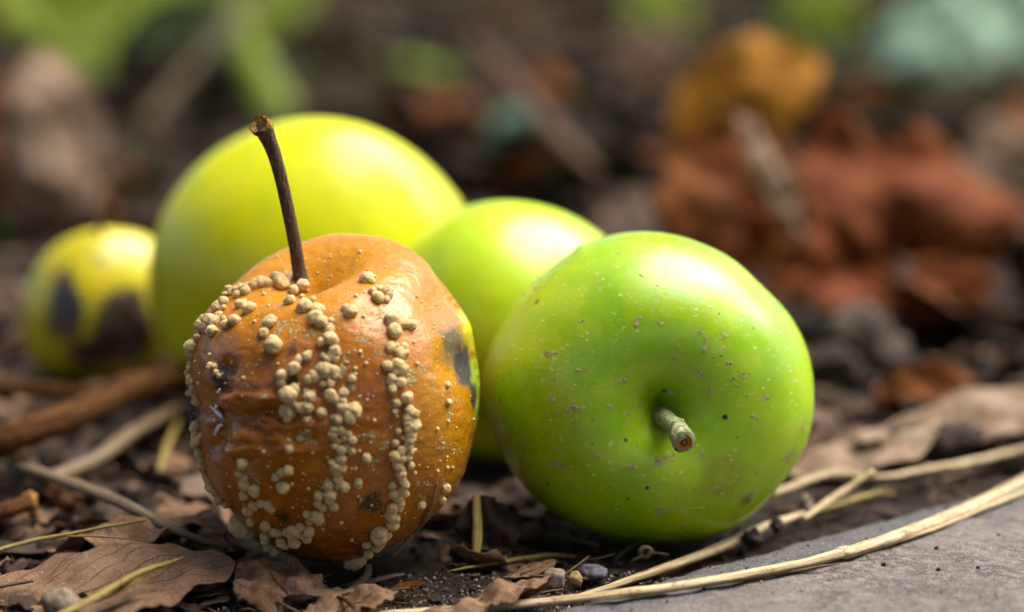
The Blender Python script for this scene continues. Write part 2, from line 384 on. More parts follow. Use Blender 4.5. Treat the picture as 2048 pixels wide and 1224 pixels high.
# ---- mould pustules: (tile offset, list of zoomed centres and radii), tile scale 6.12
TILES = {
 (350, 480): [(1010,215,60),(1110,190,55),(1060,240,50),(915,310,52),(860,370,30),(785,400,42),(690,540,40),(665,605,42),(545,650,42),(440,710,48),(470,770,48),
  (555,700,50),(620,680,40),(700,650,42),(750,620,48),(800,590,50),(860,580,42),(900,570,42),(945,570,42),(985,530,45),(1050,515,55),(870,645,58),(1145,525,35),
  (1220,455,50),(1290,445,35),(1300,545,92),(1090,670,24),(1450,640,62),(1560,580,75),(1600,610,35),(1555,700,32),(1412,765,62),(1685,745,45),(1595,830,88),
  (1750,880,80),(1720,970,80),(1790,1010,70),(815,810,65),(850,780,45),(920,865,75),(825,915,28),(605,840,38),(545,925,45),(450,1010,90),(400,1080,75),(500,1010,65),
  (470,1130,70),(600,975,38),(635,1060,60),(740,1005,68),(300,940,60),(255,1010,58),(235,1080,50),(195,1180,35),(290,1200,45),(1165,1020,82),(1090,1145,60)],
 (350, 660): [(180,200,72),(120,250,50),(215,165,50),(100,400,25),(105,460,32),(85,570,25),(165,530,36),(150,600,38),(95,610,32),(135,660,40),(80,680,35),(75,750,35),
  (110,720,40),(130,780,45),(190,710,35),(170,770,35),(95,850,45),(115,910,50),(110,960,35),(220,625,33),(300,650,28),(450,455,48),(490,450,40),(510,520,35),(545,560,30),
  (1215,200,95),(1460,475,75),(1515,370,48),(1615,330,55),(1640,290,38),(1310,550,62),(1305,650,52),(1400,800,98),(1360,790,70),(1460,740,65),(1450,880,45),(1385,960,92),
  (1330,950,40),(1400,1080,55),(1605,750,40),(1640,840,75),(1560,950,62),(1630,930,60),(1605,1110,38),(1790,1000,58),(1640,600,55),(1690,540,50),(1750,580,40),(1800,480,70),
  (1830,540,50),(1810,660,40),(1790,160,50),(1815,320,35),(140,1180,60)],
 (350, 840): [(145,70,48),(140,130,42),(185,190,45),(240,270,62),(300,255,50),(330,190,35),(170,330,35),(180,400,40),(245,440,48),(250,500,45),(235,540,40),(350,560,52),
  (300,610,40),(330,700,40),(360,730,38),(415,755,42),(360,820,42),(390,860,55),(430,900,45),(495,840,42),(490,910,40),(540,980,50),(590,1060,40),(840,510,62),(815,570,40),
  (790,650,45),(860,700,50),(870,780,65),(985,845,75),(850,915,52),(905,1100,65),(975,1035,52),(1060,1010,52),(1140,1030,52),(1185,1085,48),(1535,230,45),(1395,360,48),
  (1390,600,60),(1310,630,55),(1235,695,48),(1330,810,72),(1765,915,60),(1750,1010,50),(1620,1140,48),(1745,1160,78),(1810,1060,45),(790,1210,60)],
 (440, 960): [(265,560,90),(300,620,85),(350,670,70),(390,510,50),(570,545,62),(670,620,60),(740,640,45),(565,680,55),(560,740,52),(620,790,60),(760,740,65),(800,790,45),
  (690,850,60),(1070,405,48),(1215,500,42),(1100,500,40),(1090,600,62),(990,560,50),(920,600,75),(820,620,52),(880,650,60),(1000,650,50),(915,735,72),(1070,705,52),
  (1650,990,72),(1580,990,55),(1710,990,65),(1790,780,50),(1810,880,55),(1270,330,50),(1325,55,60),(1350,160,70),(1340,230,55),(1390,310,55)],
 (620, 540): [(700,125,80),(645,140,40),(760,150,40),(760,265,45),(845,250,45),(935,270,60),(960,320,45),(825,345,72),(930,370,45),(490,520,82),(430,480,40),(40,370,38),
  (110,530,90),(40,600,70),(130,620,60),(120,670,45),(265,630,38),(190,670,38),(250,690,35),(245,735,52),(250,850,82),(290,880,55),(130,900,48),(310,1000,65),(270,1060,50),
  (165,1065,35),(215,1100,45),(310,1080,45),(1000,620,85),(940,610,40),(1070,680,40),(1020,755,85),(1080,770,40),(1145,670,58),(1235,690,62),(985,955,58),(1055,930,35),
  (1140,945,52),(1095,1030,68),(1165,1010,45)],
 (620, 720): [(185,110,80),(290,130,60),(50,200,60),(110,210,45),(300,180,45),(230,215,35),(160,300,38),(250,285,48),(515,235,45),(250,430,70),(310,470,55),(415,400,50),
  (395,500,60),(400,580,62),(380,640,40),(545,610,78),(490,690,75),(560,660,55),(345,725,58),(275,700,28),(300,850,45),(380,855,52),(280,900,55),(300,950,38),
  (355,980,35),(460,900,42),(515,970,52),(420,950,40),(300,1050,45),(385,1095,58),(500,1100,48),(450,1050,35),(945,75,62),(1070,60,70),(1110,120,70),(1040,140,50),
  (995,225,55),(985,275,45),(1100,275,58),(1005,350,52),(1175,465,68),(1055,530,48),(1035,630,36),(1080,870,34),(1040,1010,42),(1130,945,26),(1205,610,60),(1265,660,60),
  (1180,700,55),(1170,760,50),(1250,790,80),(1210,830,70),(1220,900,65),(1260,850,55),(1210,970,60),(1200,1040,58),(1110,1100,58),(1220,1110,45),(1025,1165,70),
  (1670,310,36),(1690,520,40),(1690,755,22),(605,1110,20),(210,1190,20)],
 (620, 900): [(380,100,60),(280,150,52),(320,190,65),(390,220,50),(320,270,45),(340,350,55),(420,440,60),(340,430,40),(590,390,48),(590,430,40),(555,225,24),(690,90,55),
  (1110,90,60),(1060,170,60),(1195,80,50),(1225,180,45),(1110,220,50),(1100,280,60),(1120,360,55),(1150,410,55),(1000,425,50),(1020,525,60),(1120,480,60),(1150,530,45),
  (1080,580,55),(1090,640,60),(1000,690,70),(1080,700,50),(980,780,75),(1040,830,55),(1000,900,70),(840,980,80),(830,1030,90),(920,1030,60),(850,1120,60),(810,1170,60),
  (680,1130,55),(1645,465,60),(1610,610,48),(1350,660,52),(1675,215,22),(1740,215,20)]}
pust = []
for (ox, oy), L in TILES.items():
    for zx, zy, zr in L:
        p = (ox + zx / 6.12, oy + zy / 6.12, zr / 6.12)
        if all(math.hypot(p[0] - q[0], p[1] - q[1]) > 0.38 * max(p[2], q[2]) for q in pust): pust.append(p)
pust.sort(key=lambda p: -p[2])
m = MT('mould', 0.92, 0.15)
k1 = m.noise(7, 4, 0.6); k2 = m.noise(40, 3, 0.7)
c = m.mix(m.rng(k1, 0.35, 0.65), (0.56, 0.38, 0.15), (0.72, 0.53, 0.25)); c = m.mix(m.rng(k2, 0.55, 0.72), c, (0.80, 0.64, 0.36))
mould = m.done(c, m.bump(k2, 0.6, 0.012, m.bump(m.noise(16, 3), 0.5, 0.03)), None, 0.1, (0.2, 0.12, 0.06))
pm = []
for q in range(8):
    Vb, Fb = ico(4)
    V = []
    lump = [(Vector((random.gauss(0, 1), random.gauss(0, 1), random.gauss(0.3, 0.7))).normalized(), random.uniform(0.35, 0.65)) for _ in range(5 if q % 2 else 3)]
    for v in Vb:
        f = 1 + 0.13 * nz(v, 1.5, q * 3.3) + 0.09 * nz(v, 3.6, q * 5.1) + 0.035 * nz(v, 9, q)
        f += max((0.22 if q % 2 else 0.12) * math.exp(-((v - d).length / s) ** 2) for d, s in lump)
        V.append(v * f * 0.93)
    pm.append(mkmesh('mould_pustule', np.array(V), Fb, mould))
def surf_basis(n):
    return Vector(n).to_track_quat('Z', 'Y')
npieces = 0; rest = []
for (px, py, pr) in pust:
    h, n = hit(RT, px, py)
    if h is None or n.dot(ray(px, py)) > -0.12:
        g = at(px, py, 57.4); h, n, _, _ = RT.find_nearest(g); pr *= 1.2
    rad = pr / 103.0 * 1.12
    if npieces < 292:
        o = add('mould_pustule', pm[npieces % 8], rotten, h - ROT_BASE + n * rad * random.uniform(0.22, 0.45))
        o.rotation_euler = (surf_basis(n) @ Euler((random.uniform(-.5, .5), random.uniform(-.5, .5), random.uniform(0, 6.28))).to_quaternion()).to_euler()
        o.scale = (rad * random.uniform(0.95, 1.12), rad * random.uniform(0.95, 1.12), rad * random.uniform(0.85, 1.05))
        npieces += 1
    else: rest.append((h, n, rad))
# the small remainder and the sandy grains stuck to the skin: one part each
def blob_cloud(items, sub, jit=0.25, flat=1.0):
    Vb, Fb = ico(sub); V, F = [], []
    for (h, n, rad) in items:
        b = len(V); q = Euler((random.uniform(0, 6), random.uniform(0, 6), random.uniform(0, 6))).to_matrix()
        for v in Vb:
            d = (q @ v) * rad * (1 + jit * random.uniform(-1, 1)); V.append(h + n * rad * 0.3 * flat + d - n * (d.dot(n) * (1 - flat)))
        F += [tuple(i + b for i in f) for f in Fb]
    return V, F
for i in range(170):
    a = random.uniform(0, 2 * math.pi); rr = math.sqrt(random.random())
    h, n = hit(RT, 660 + 290 * rr * math.cos(a), 800 + 310 * rr * math.sin(a))
    if h is not None: rest.append((h, n, random.choice((0.018, 0.022, 0.028, 0.04))))
V, F = blob_cloud(rest, 2, 0.06)
add('mould_specks', mkmesh('mould_specks', shift(V, ROT_BASE), F, mould), rotten, kind='stuff')

m = MT('grit', 0.95, 0.2)
k = m.noise(20, 3, 0.7); grit = m.done(m.mix(m.rng(k, 0.4, 0.6), (0.30, 0.235, 0.09), (0.52, 0.45, 0.22)), m.bump(k, 1.0, 0.03))
def fleck(tree, base, px, py, wpx, hpx, parent, mat, pxcm, name='dirt_fleck', count=None, tilt=0.0):
    """a crust of soil crumbs stuck on the skin"""
    n_ = count or max(6, int(wpx * hpx / 12)); items = []
    for i in range(n_):
        a, b = random.gauss(0, 0.32) * wpx, random.gauss(0, 0.32) * hpx
        x_ = px + a * math.cos(tilt) - b * math.sin(tilt); y_ = py + a * math.sin(tilt) + b * math.cos(tilt)
        h, n = hit(tree, x_, y_)
        if h is None: h, n, _, _ = tree.find_nearest(at(x_, y_, 59))
        items.append((h, n, random.uniform(1.0, 3.2) / pxcm))
    V, F = blob_cloud(items, 1, 0.35, 0.35)
    return add(name, mkmesh(name, shift(V, base), F, mat, smooth=False), parent)
for (px, py, a, b, t) in ((760, 625, 14, 22, 0.2), (712, 666, 10, 8, 0), (736, 681, 30, 9, 0.3), (757, 706, 12, 12, 0), (568, 657, 40, 22, 0.2), (626, 668, 22, 14, 0), (684, 740, 10, 40, 0.3),
                          (700, 776, 16, 12, 0), (740, 872, 30, 12, 0.1), (768, 892, 12, 20, 0.5), (818, 752, 26, 26, 0.4), (845, 738, 18, 10, -0.3), (610, 866, 24, 18, 0), (618, 880, 22, 8, 0.6),
                          (500, 940, 12, 14, 0), (508, 955, 16, 18, 0.5), (884, 892, 14, 18, 0.8), (910, 903, 18, 12, 0.2), (856, 967, 18, 8, 0.5), (833, 968, 14, 7, 0), (752, 921, 18, 8, -0.4),
                          (525, 794, 22, 10, 0), (432, 950, 12, 10, 0), (898, 833, 8, 18, 0), (470, 740, 10, 8, 0), (905, 800, 14, 16, 0.3), (846, 995, 20, 8, 0.4)):
    fleck(RT, ROT_BASE, px, py, a, b, rotten, grit, 103, tilt=t)
m = MT('dark_moss', 0.95, 0.1); k = m.noise(12, 3); moss = m.done(m.mix(k, (0.02, 0.018, 0.008), (0.10, 0.085, 0.03)))
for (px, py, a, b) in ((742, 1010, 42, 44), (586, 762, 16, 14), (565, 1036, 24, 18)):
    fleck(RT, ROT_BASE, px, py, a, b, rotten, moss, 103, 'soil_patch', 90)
# white larvae-like threads of mould in the crease
m = MT('white_mycelium', 0.7, 0.3); k = m.noise(14, 3); white = m.done(m.mix(k, (0.62, 0.62, 0.60), (0.85, 0.86, 0.86)), m.bump(k, 0.6, 0.02), None, 0.2)
for pts, rr in (([(424, 809), (431, 815), (436, 822)], 0.02), ([(437, 809), (437, 820), (442, 832), (448, 838)], 0.032), ([(448, 846), (441, 855), (433, 868)], 0.028), ([(440, 777), (443, 781)], 0.025)):
    pp = []
    for (px, py) in pts:
        h, n = hit(RT, px, py); pp.append(h + n * 0.05 - ray(px, py) * 0.02)
    pp = spline(pp, 14); V, F, UV = tube(pp, [rr * (0.5 + 0.9 * math.sin(math.pi * (0.12 + 0.8 * i / 14))) * random.uniform(.9, 1.1) for i in range(15)], 8)
    add('white_mould_thread', mkmesh('thread', shift(V, ROT_BASE), F, white), rotten)
# dry straw fibre lying along the lower right of the rotten apple
m = MT('old_fibre', 0.85, 0.2); k = m.noise(6, 4, stretch=(1, 1, 4)); fibre = m.done(m.mix(k, (0.10, 0.065, 0.025), (0.34, 0.25, 0.12)), m.bump(k, 0.7, 0.04))

# ---- generic fruit
def skin(name, cA, cB, cC, blush=None, rough=0.3, seed=0.0, lent=1.0):
    m = MT(name, rough, 0.6)
    n0 = m.noise(0.30, 3, 0.5); n1 = m.noise(1.1, 4, 0.55); n2 = m.noise(14, 3, 0.6)
    c = m.mix(m.rng(n0, 0.36, 0.64), cA, cB); c = m.mix(m.math('MULTIPLY', m.rng(n1, 0.5, 0.7), 0.5), c, cC)
    return m, c, n0, n1, n2

# ---- green apple in front
GC = at(1297, 775, 60.1); GRN_BASE = Vector((GC.x, GC.y, 0.0))
NV, NF, NAX = apple_shape(GC, Vector((0.10, -1.0, 0.005)), 3.2, nth=190, nph=240, stem=(0.58, 0.44, 1.25), calyx=(0.2, 0.35, 2), flat=0.96, lobes=0.012, outline=GRN_OUT, rough=0.006, seed=4.0,
                          extra=lambda D, r, C: r + sum(dep * np.exp(-((np.hypot(*(project(C + D * r[:, None]) - np.array([px, py])).T) / 99.0) / rad) ** 2) for px, py, rad, dep in
                                                        ((1160, 492, 0.16, 0.05), (1330, 775, 0.35, -0.04), (1400, 860, 0.5, 0.04), (1290, 900, 0.45, 0.03))))
NT = bvh(NV, NF)
def nl(px, py):
    h, n = hit(NT, px, py)
    if h is None: h = NT.find_nearest(at(px, py, 60.0))[0]
    return tuple(h - GRN_BASE)
m, c, n0, n1, n2 = skin('green_skin', (0.24, 0.44, 0.000), (0.34, 0.54, 0.001), (0.45, 0.62, 0.006))
c = m.mix(m.math('MULTIPLY', m.spot(nl(1080, 640), 0.4, 1.8, 0.6, 1.0), 0.45), c, (0.46, 0.58, 0.01))
c = m.mix(m.math('MULTIPLY', m.spot(nl(1450, 960), 0.1, 0.75, 0.4, 1.6), 0.55), c, (0.22, 0.17, 0.015))
c = m.mix(m.math('MULTIPLY', m.rng(m.noise(0.7, 5, 0.6), 0.48, 0.62), 0.35), c, (0.50, 0.60, 0.004))
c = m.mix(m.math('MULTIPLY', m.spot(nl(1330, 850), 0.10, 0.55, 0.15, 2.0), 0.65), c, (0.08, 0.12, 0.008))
c = m.mix(m.math('MULTIPLY', m.spot(nl(1492, 1000), 0.05, 0.25, 0.2, 5.0), 0.8), c, (0.09, 0.055, 0.015))
c = m.mix(m.math('MULTIPLY', m.spot(nl(1555, 612), 0.06, 0.2, 0.1, 5.0, (1.4, 1, 0.7)), 0.8), c, (0.10, 0.16, 0.02))
c = m.mix(m.spot(nl(1074, 603), 0.035, 0.085, 0.05, 9.0), c, (0.22, 0.09, 0.02))
c = m.mix(m.math('MULTIPLY', m.spot(nl(1150, 850), 0.05, 0.2, 0.1, 4.0), 0.35), c, (0.15, 0.26, 0.01))
for (px, py, r0) in ((1450, 834, 0.045), (1328, 781, 0.04), (1251, 880, 0.03), (1294, 976, 0.035), (1095, 968, 0.035), (1000, 800, 0.025), (1008, 760, 0.02), (1438, 627, 0.016), (1507, 656, 0.018), (1256, 998, 0.02)):
    c = m.mix(m.spot(nl(px, py), r0, r0 * 1.5, 0.012, 12), c, (0.012, 0.012, 0.008))
sc_ = m.math('MULTIPLY', m.rng(m.noise(4.2, 5, 0.7, stretch=(1, 1, 1.8)), 0.62, 0.67), m.rng(m.noise(0.9, 3), 0.46, 0.56)); c = m.mix(m.math('MULTIPLY', sc_, 0.7), c, (0.30, 0.25, 0.08))
lv = m.voro(3.6, stretch=(0.8, 0.8, 1.5)); lcol = m.voro(3.6, out='Color', stretch=(0.8, 0.8, 1.5))
lent = m.math('MULTIPLY', m.rng(lv, 0.15, 0.08), m.rng(lcol, 0.30, 0.34)); c = m.mix(m.math('MULTIPLY', lent, 0.85), c, (0.66, 0.70, 0.16))
scr = m.math('MULTIPLY', m.rng(m.noise(7.0, 4, 0.75, stretch=(1.0, 1.0, 3.2)), 0.60, 0.63), m.rng(m.noise(1.4, 2), 0.46, 0.56)); c = m.mix(m.math('MULTIPLY', scr, 0.8), c, (0.60, 0.56, 0.20))
dk = m.math('MULTIPLY', m.rng(m.voro(3.4), 0.08, 0.05), m.rng(m.voro(3.4, out='Color'), 0.6, 0.62)); c = m.mix(dk, c, (0.04, 0.03, 0.012))
nrm = m.bump(lent, 0.3, 0.02, m.bump(n1, 0.25, 0.06)); nrm = m.bump(m.math('MAXIMUM', scr, dk), 0.6, 0.02, nrm)
nrm = m.bump(m.noise(30, 2), 0.10, 0.02, nrm)
green_skin = m.done(c, nrm, m.math('ADD', m.rng(n1, 0.3, 0.7, 0.26, 0.36), m.math('MULTIPLY', scr, 0.4)), 0.15, (0.25, 0.4, 0.05))
green = thing('green_apple', GRN_BASE, 'bright green apple in front with its short stem facing the viewer', 'apple')
add('body', mkmesh('green_body', shift(NV, GRN_BASE), NF, green_skin), green)
m = MT('green_stem', 0.75, 0.3); k = m.noise(10, 4); c = m.mix(m.rng(k, 0.4, 0.62), (0.17, 0.20, 0.07), (0.36, 0.37, 0.19)); c = m.mix(m.rng(m.noise(5, 3), 0.58, 0.66), c, (0.10, 0.08, 0.03))
gstem_m = m.done(c, m.bump(k, 0.7, 0.05))
hb, hn = hit(NT, 1322, 830)
gp = spline([hb - ray(1322, 830) * -0.35, hb, hb * 0.5 + at(1352, 856, 57.45) * 0.5, at(1352, 856, 57.45), at(1368, 884, 57.0)], 24)
V, F, UV = tube(gp, [q for q in lerp_list([0.16, 0.16, 0.175, 0.185, 0.165, 0.17, 0.19, 0.22, 0.235], 25)], 14, jitter=0.05)
gstem = add('stem', mkmesh('green_stem', shift(V, GRN_BASE), F, gstem_m, UV), green)
# knob on the stem and the round cut
Vb, Fb = ico(2); kb = at(1366, 836, 57.5)
add('knob', mkmesh('stem_knob', [Vector((v.x * .06, v.y * .06, v.z * .075)) * (1 + .3 * nz(v, 2)) + at(1363, 845, 57.35) - GRN_BASE for v in Vb], Fb, gstem_m), gstem)
tip = gp[-1]; td = (gp[-1] - gp[-4]).normalized(); td = (td + Vector((0, -0.9, 0.1))).normalized(); e1 = td.orthogonal().normalized(); e2 = td.cross(e1)
V = [tip + td * 0.03]; F = []; NR = 24
for rr, hh in ((0.045, 0.035), (0.075, 0.012), (0.115, 0.02), (0.15, 0.038), (0.185, 0.03), (0.20, -0.03), (0.195, -0.10)):
    for k_ in range(NR):
        q = 2 * math.pi * k_ / NR
        V.append(tip + (e1 * math.cos(q) + e2 * math.sin(q)) * rr * (1 + 0.05 * random.uniform(-1, 1)) + td * (hh + random.uniform(-.008, .008)))
for k_ in range(NR):
    F.append((0, 1 + k_, 1 + (k_ + 1) % NR))
    for r_ in range(6): F.append((1 + r_ * NR + k_, 1 + (r_ + 1) * NR + k_, 1 + (r_ + 1) * NR + (k_ + 1) % NR, 1 + r_ * NR + (k_ + 1) % NR))
m = MT('green_cut', 0.85, 0.2)
d_ = m.n('ShaderNodeVectorMath'); d_.operation = 'DISTANCE'; m.l(m.cm, d_.inputs[0]); d_.inputs[1].default_value = tuple(tip + td * 0.03 - GRN_BASE)
rg = m.math('ADD', d_.outputs['Value'], m.math('MULTIPLY', m.noise(16, 3), 0.03))
c = m.mix(m.rng(rg, 0.03, 0.06), (0.26, 0.13, 0.03), (0.09, 0.028, 0.006)); c = m.mix(m.rng(rg, 0.075, 0.11), c, (0.30, 0.125, 0.02)); c = m.mix(m.rng(rg, 0.15, 0.19), c, (0.30, 0.25, 0.13))
add('cut_end', mkmesh('green_cut', shift(V, GRN_BASE), F, m.done(c, m.bump(m.noise(18, 3), 0.8, 0.03))), gstem)
for (px, py, a, b, t) in ((1100, 706, 22, 12, 0.3), (1275, 643, 11, 20, 0.2), (1323, 646, 14, 6, 0), (1400, 665, 16, 8, 0.5), (1412, 685, 6, 16, 0), (1404, 700, 22, 7, -0.2), (1449, 675, 10, 16, 0.2), (1350, 716, 22, 5, 0),
                          (1398, 748, 14, 7, 0), (1458, 726, 16, 6, 0), (1488, 750, 16, 8, -0.3), (1465, 757, 8, 8, 0), (1471, 771, 6, 6, 0), (1530, 793, 10, 14, 0.5), (1345, 786, 28, 7, 0),
                          (1417, 779, 12, 8, 0), (1282, 810, 10, 8, 0), (1248, 763, 22, 7, 0), (1165, 738, 14, 5, 0), (1107, 759, 5, 18, 0.2), (1105, 798, 16, 6, -0.3), (1150, 818, 32, 12, -0.1),
                          (1254, 828, 14, 6, 0), (1218, 812, 7, 6, 0), (1507, 834, 22, 7, 0.6), (1327, 918, 32, 14, -0.3), (1118, 930, 44, 10, 0.15), (1048, 882, 16, 18, 0.5), (1196, 910, 12, 7, 0), (1254, 937, 26, 7, 0),
                          (1322, 1021, 24, 14, 0.2), (1434, 978, 30, 7, -0.3), (1500, 993, 22, 16, -0.4), (1174, 985, 18, 6, 0.2), (1457, 912, 10, 12, 0), (1404, 907, 12, 10, 0.5), (1580, 914, 34, 16, -0.5),
                          (1603, 858, 9, 9, 0), (1625, 858, 10, 26, 0), (1240, 503, 9, 9, 0), (1283, 552, 7, 7, 0), (1074, 568, 12, 22, 0.3), (1078, 558, 6, 6, 0), (1047, 588, 7, 7, 0), (1165, 640, 26, 5, -0.4),
                          (1372, 900, 7, 5, 0), (1228, 973, 8, 6, 0), (1258, 1040, 14, 5, 0), (1366, 1050, 18, 5, 0.1)):
    fleck(NT, GRN_BASE, px, py, a, b, green, grit, 99.6, tilt=t)
# thin scratch of pale fibre low on the green apple
pp = []
for px, py in ((1337, 1021), (1365, 1017), (1408, 1014)):
    h, n = hit(NT, px, py); pp.append(h + n * 0.012)
V, F, UV = tube(spline(pp, 8), 0.012, 5); m = MT('pale_hair', 0.6, 0.3); hairm = m.done((0.50, 0.46, 0.08)); add('stuck_fibre', mkmesh('stuck_fibre', shift(V, GRN_BASE), F, hairm), green)

# ---- apples behind
def back_apple(name, label, C, axis, R, mat, stemmat=None, **kw):
    base = Vector((C.x, C.y, 0))
    V, F, ax = apple_shape(C, axis, R, nth=110, nph=140, **kw)
    t = thing(name, base, label, 'apple'); add('body', mkmesh(name, shift(V, base), F, mat), t)
    return t, V, F, base
YC = at(618, 545, 71.4)
YEL_OUT = [(294, 560), (318, 440), (375, 352), (468, 280), (570, 242), (650, 236), (740, 253), (822, 300), (890, 362), (932, 418), (948, 500), (950, 600), (910, 720), (820, 820), (700, 865), (560, 865), (420, 810), (330, 700)]
m, c, n0, n1, n2 = skin('yellow_skin', (0.60, 0.58, 0.000), (0.65, 0.65, 0.001), (0.56, 0.61, 0.002), 0)
c = m.mix(m.math('MULTIPLY', m.rng(m.noise(1.2, 5, 0.65), 0.46, 0.66), 0.5), c, (0.42, 0.50, 0.002)); c = m.mix(m.math('MULTIPLY', m.math('MULTIPLY', m.rng(m.voro(1.4), 0.16, 0.07), m.rng(m.voro(1.4, out='Color'), .4, .45)), 0.55), c, (0.24, 0.32, 0.02)); m.b.inputs['Specular IOR Level'].default_value = 0.35; yskin = m.done(c, m.bump(n1, 0.2, 0.10), 0.30, 0.15, (0.4, 0.4, 0.05))
yel, V, F, yb = back_apple('yellow_apple', 'large yellow apple standing behind the brown rotten one', YC, (0.35, 0.45, 1.0), 3.7, yskin, outline=YEL_OUT, lobes=0.012, seed=1.2)
YTREE = bvh(V, F)
h, n = hit(YTREE, 806, 384); 
if h is not None:
    V2, F2 = blob_cloud([(h, n, 0.07), (h + Vector((.06, 0, .03)), n, 0.05), (h + Vector((-.05, 0, .05)), n, 0.05)], 1, 0.2); add('dark_scab', mkmesh('dark_scab', shift(V2, yb), F2, moss), yel)
PC = at(1010, 662, 66.6)
PAL_OUT = [(754, 660), (770, 580), (815, 500), (870, 445), (940, 411), (1010, 402), (1080, 410), (1150, 435), (1215, 480), (1255, 545), (1275, 640), (1270, 730), (1225, 830), (1140, 900), (1030, 925), (920, 905), (820, 840), (770, 750)]
m, c, n0, n1, n2 = skin('pale_green_skin', (0.46, 0.62, 0.003), (0.52, 0.66, 0.006), (0.60, 0.70, 0.02))
c = m.mix(m.math('MULTIPLY', m.rng(m.voro(2.2), 0.16, 0.07), 0.5), c, (0.24, 0.38, 0.03)); c = m.mix(m.math('MULTIPLY', m.rng(m.noise(1.2, 5, 0.65), 0.48, 0.66), 0.6), c, (0.36, 0.52, 0.002)); pskin = m.done(c, m.bump(n1, 0.2, 0.08), 0.3, 0.15, (0.3, 0.4, 0.05))
pal, V, F, pb = back_apple('pale_green_apple', 'pale green apple tucked between the rotten, yellow and front green ones', PC, (0.2, 0.8, 0.7), 2.95, pskin, outline=PAL_OUT, lobes=0.015, seed=3.3)
SC = at(200, 606, 75.6)
SML_OUT = [(40, 640), (55, 570), (95, 505), (150, 470), (220, 458), (290, 470), (345, 520), (368, 600), (355, 690), (290, 745), (220, 765), (130, 760), (65, 720)]
m, c, n0, n1, n2 = skin('blotched_skin', (0.60, 0.48, 0.000), (0.64, 0.55, 0.001), (0.34, 0.40, 0.002))
SV, SF, _ = apple_shape(SC, (0.1, 0.5, 1.0), 1.85, nth=110, nph=140, outline=SML_OUT, lobes=0.02, seed=0.4)
STREE = bvh(SV, SF); sb = Vector((SC.x, SC.y, 0))
def sl(px, py):
    h, n = hit(STREE, px, py); return tuple(h - sb)
for (px, py, r0, r1, s3) in ((128, 612, 0.40, 0.64, (1.1, 0.5, 0.55)), (246, 655, 0.52, 0.80, (0.9, 0.5, 0.6)), (195, 705, 0.36, 0.62, (0.6, 0.5, 1.2))):
    c = m.mix(m.spot(sl(px, py), r0, r1, 0.32, 1.6, s3), c, m.mix(m.rng(m.noise(2.5, 4), 0.4, 0.6), (0.025, 0.017, 0.015), (0.11, 0.075, 0.06)))
c = m.mix(m.spot(sl(200, 515), 0.08, 0.18, 0.05, 3, (0.7, 0.5, 1.4)), c, (0.13, 0.22, 0.05)); c = m.mix(m.math('MULTIPLY', m.spot(sl(100, 540), 0.1, 0.4, 0.2, 2), 0.6), c, (0.55, 0.26, 0.01))
sskin = m.done(c, m.bump(n1, 0.3, 0.1), 0.34, 0.1, (0.4, 0.4, 0.05))
sml = thing('blotched_apple', sb, 'small yellow apple with black rot blotches behind the twigs', 'apple'); add('body', mkmesh('blotched_body', shift(SV, sb), SF, sskin), sml)
h, n = hit(STREE, 200, 470); V, F, UV = tube(spline([h - n * 0.3, h + n * 0.3, h + n * 0.8 + Vector((-.2, .3, 0))], 8), 0.08, 8); add('stem', mkmesh('blotched_stem', shift(V, sb), F, dry_stem), sml)

# ---------------------------------------------------------------- stone slab, front right
E0 = gpt(1140, 1195, 0.15); E1 = gpt(2060, 935, 0.45)
sdv = Vector((E1.x - E0.x, E1.y - E0.y, 0)); SL = sdv.length; sdv.normalize(); snv = Vector((sdv.y, -sdv.x, 0))
def slab_h(a, s):
    p = (a, s, 0)
    rise = 0.62 * (1 - math.exp(-max(s, 0) / 0.55)) - 0.10
    t_ = max(0.0, min(1.0, (a + 4) / 9)); rise = rise * (0.55 + 0.45 * t_) - (1 - t_) * 0.10
    return rise + 0.07 * nz(p, 0.5, 7) + 0.05 * nz(p, 1.7, 2) + 0.022 * nz(p, 5, 1)
ag = np.linspace(-7, SL + 9, 240); sg = np.r_[np.linspace(-0.05, 2.5, 70), np.linspace(2.6, 16, 90)]
V = []; 
for s in sg:
    for a in ag:
        e = 0.18 * nz((a, 0, 0), 0.5, 3) + 0.05 * nz((a, 0, 0), 2.2, 8)
        p = Vector((E0.x, E0.y, 0)) + sdv * a + snv * (s + e * math.exp(-max(s, 0)))
        V.append((p.x, p.y, slab_h(a, s)))
w = len(ag); F = [(j * w + i, j * w + i + 1, (j + 1) * w + i + 1, (j + 1) * w + i) for j in range(len(sg) - 1) for i in range(w - 1)]
# skirt down into the soil
def skirt(idx):
    b = len(V)
    for i in idx: V.append((V[i][0], V[i][1], -2.0))
    for k_ in range(len(idx) - 1): F.append((idx[k_], b + k_, b + k_ + 1, idx[k_ + 1]))
skirt(list(range(w))); skirt(list(range((len(sg) - 1) * w, len(sg) * w))); skirt([j * w for j in range(len(sg))]); skirt([j * w + w - 1 for j in range(len(sg))])
F = [tuple(f) for f in F]
SLB = Vector((E0.x, E0.y, 0))
m = MT('slab_stone', 0.85, 0.3)
n1 = m.noise(0.8, 5, 0.6); n2 = m.noise(5, 5, 0.65); n3 = m.noise(24, 3, 0.7)
c = m.mix(m.rng(n1, 0.36, 0.64), (0.09, 0.079, 0.068), (0.20, 0.17, 0.145)); c = m.mix(m.rng(n2, 0.46, 0.66), c, (0.28, 0.22, 0.185))
c = m.mix(m.math('MULTIPLY', m.rng(m.noise(0.45, 5, 0.7), 0.5, 0.68), 0.6), c, (0.11, 0.085, 0.065))
rot_ = m.n('ShaderNodeVectorRotate'); rot_.rotation_type = 'Z_AXIS'; m.l(m.cm, rot_.inputs['Vector']); rot_.inputs['Angle'].default_value = -math.atan2(sdv.y, sdv.x)
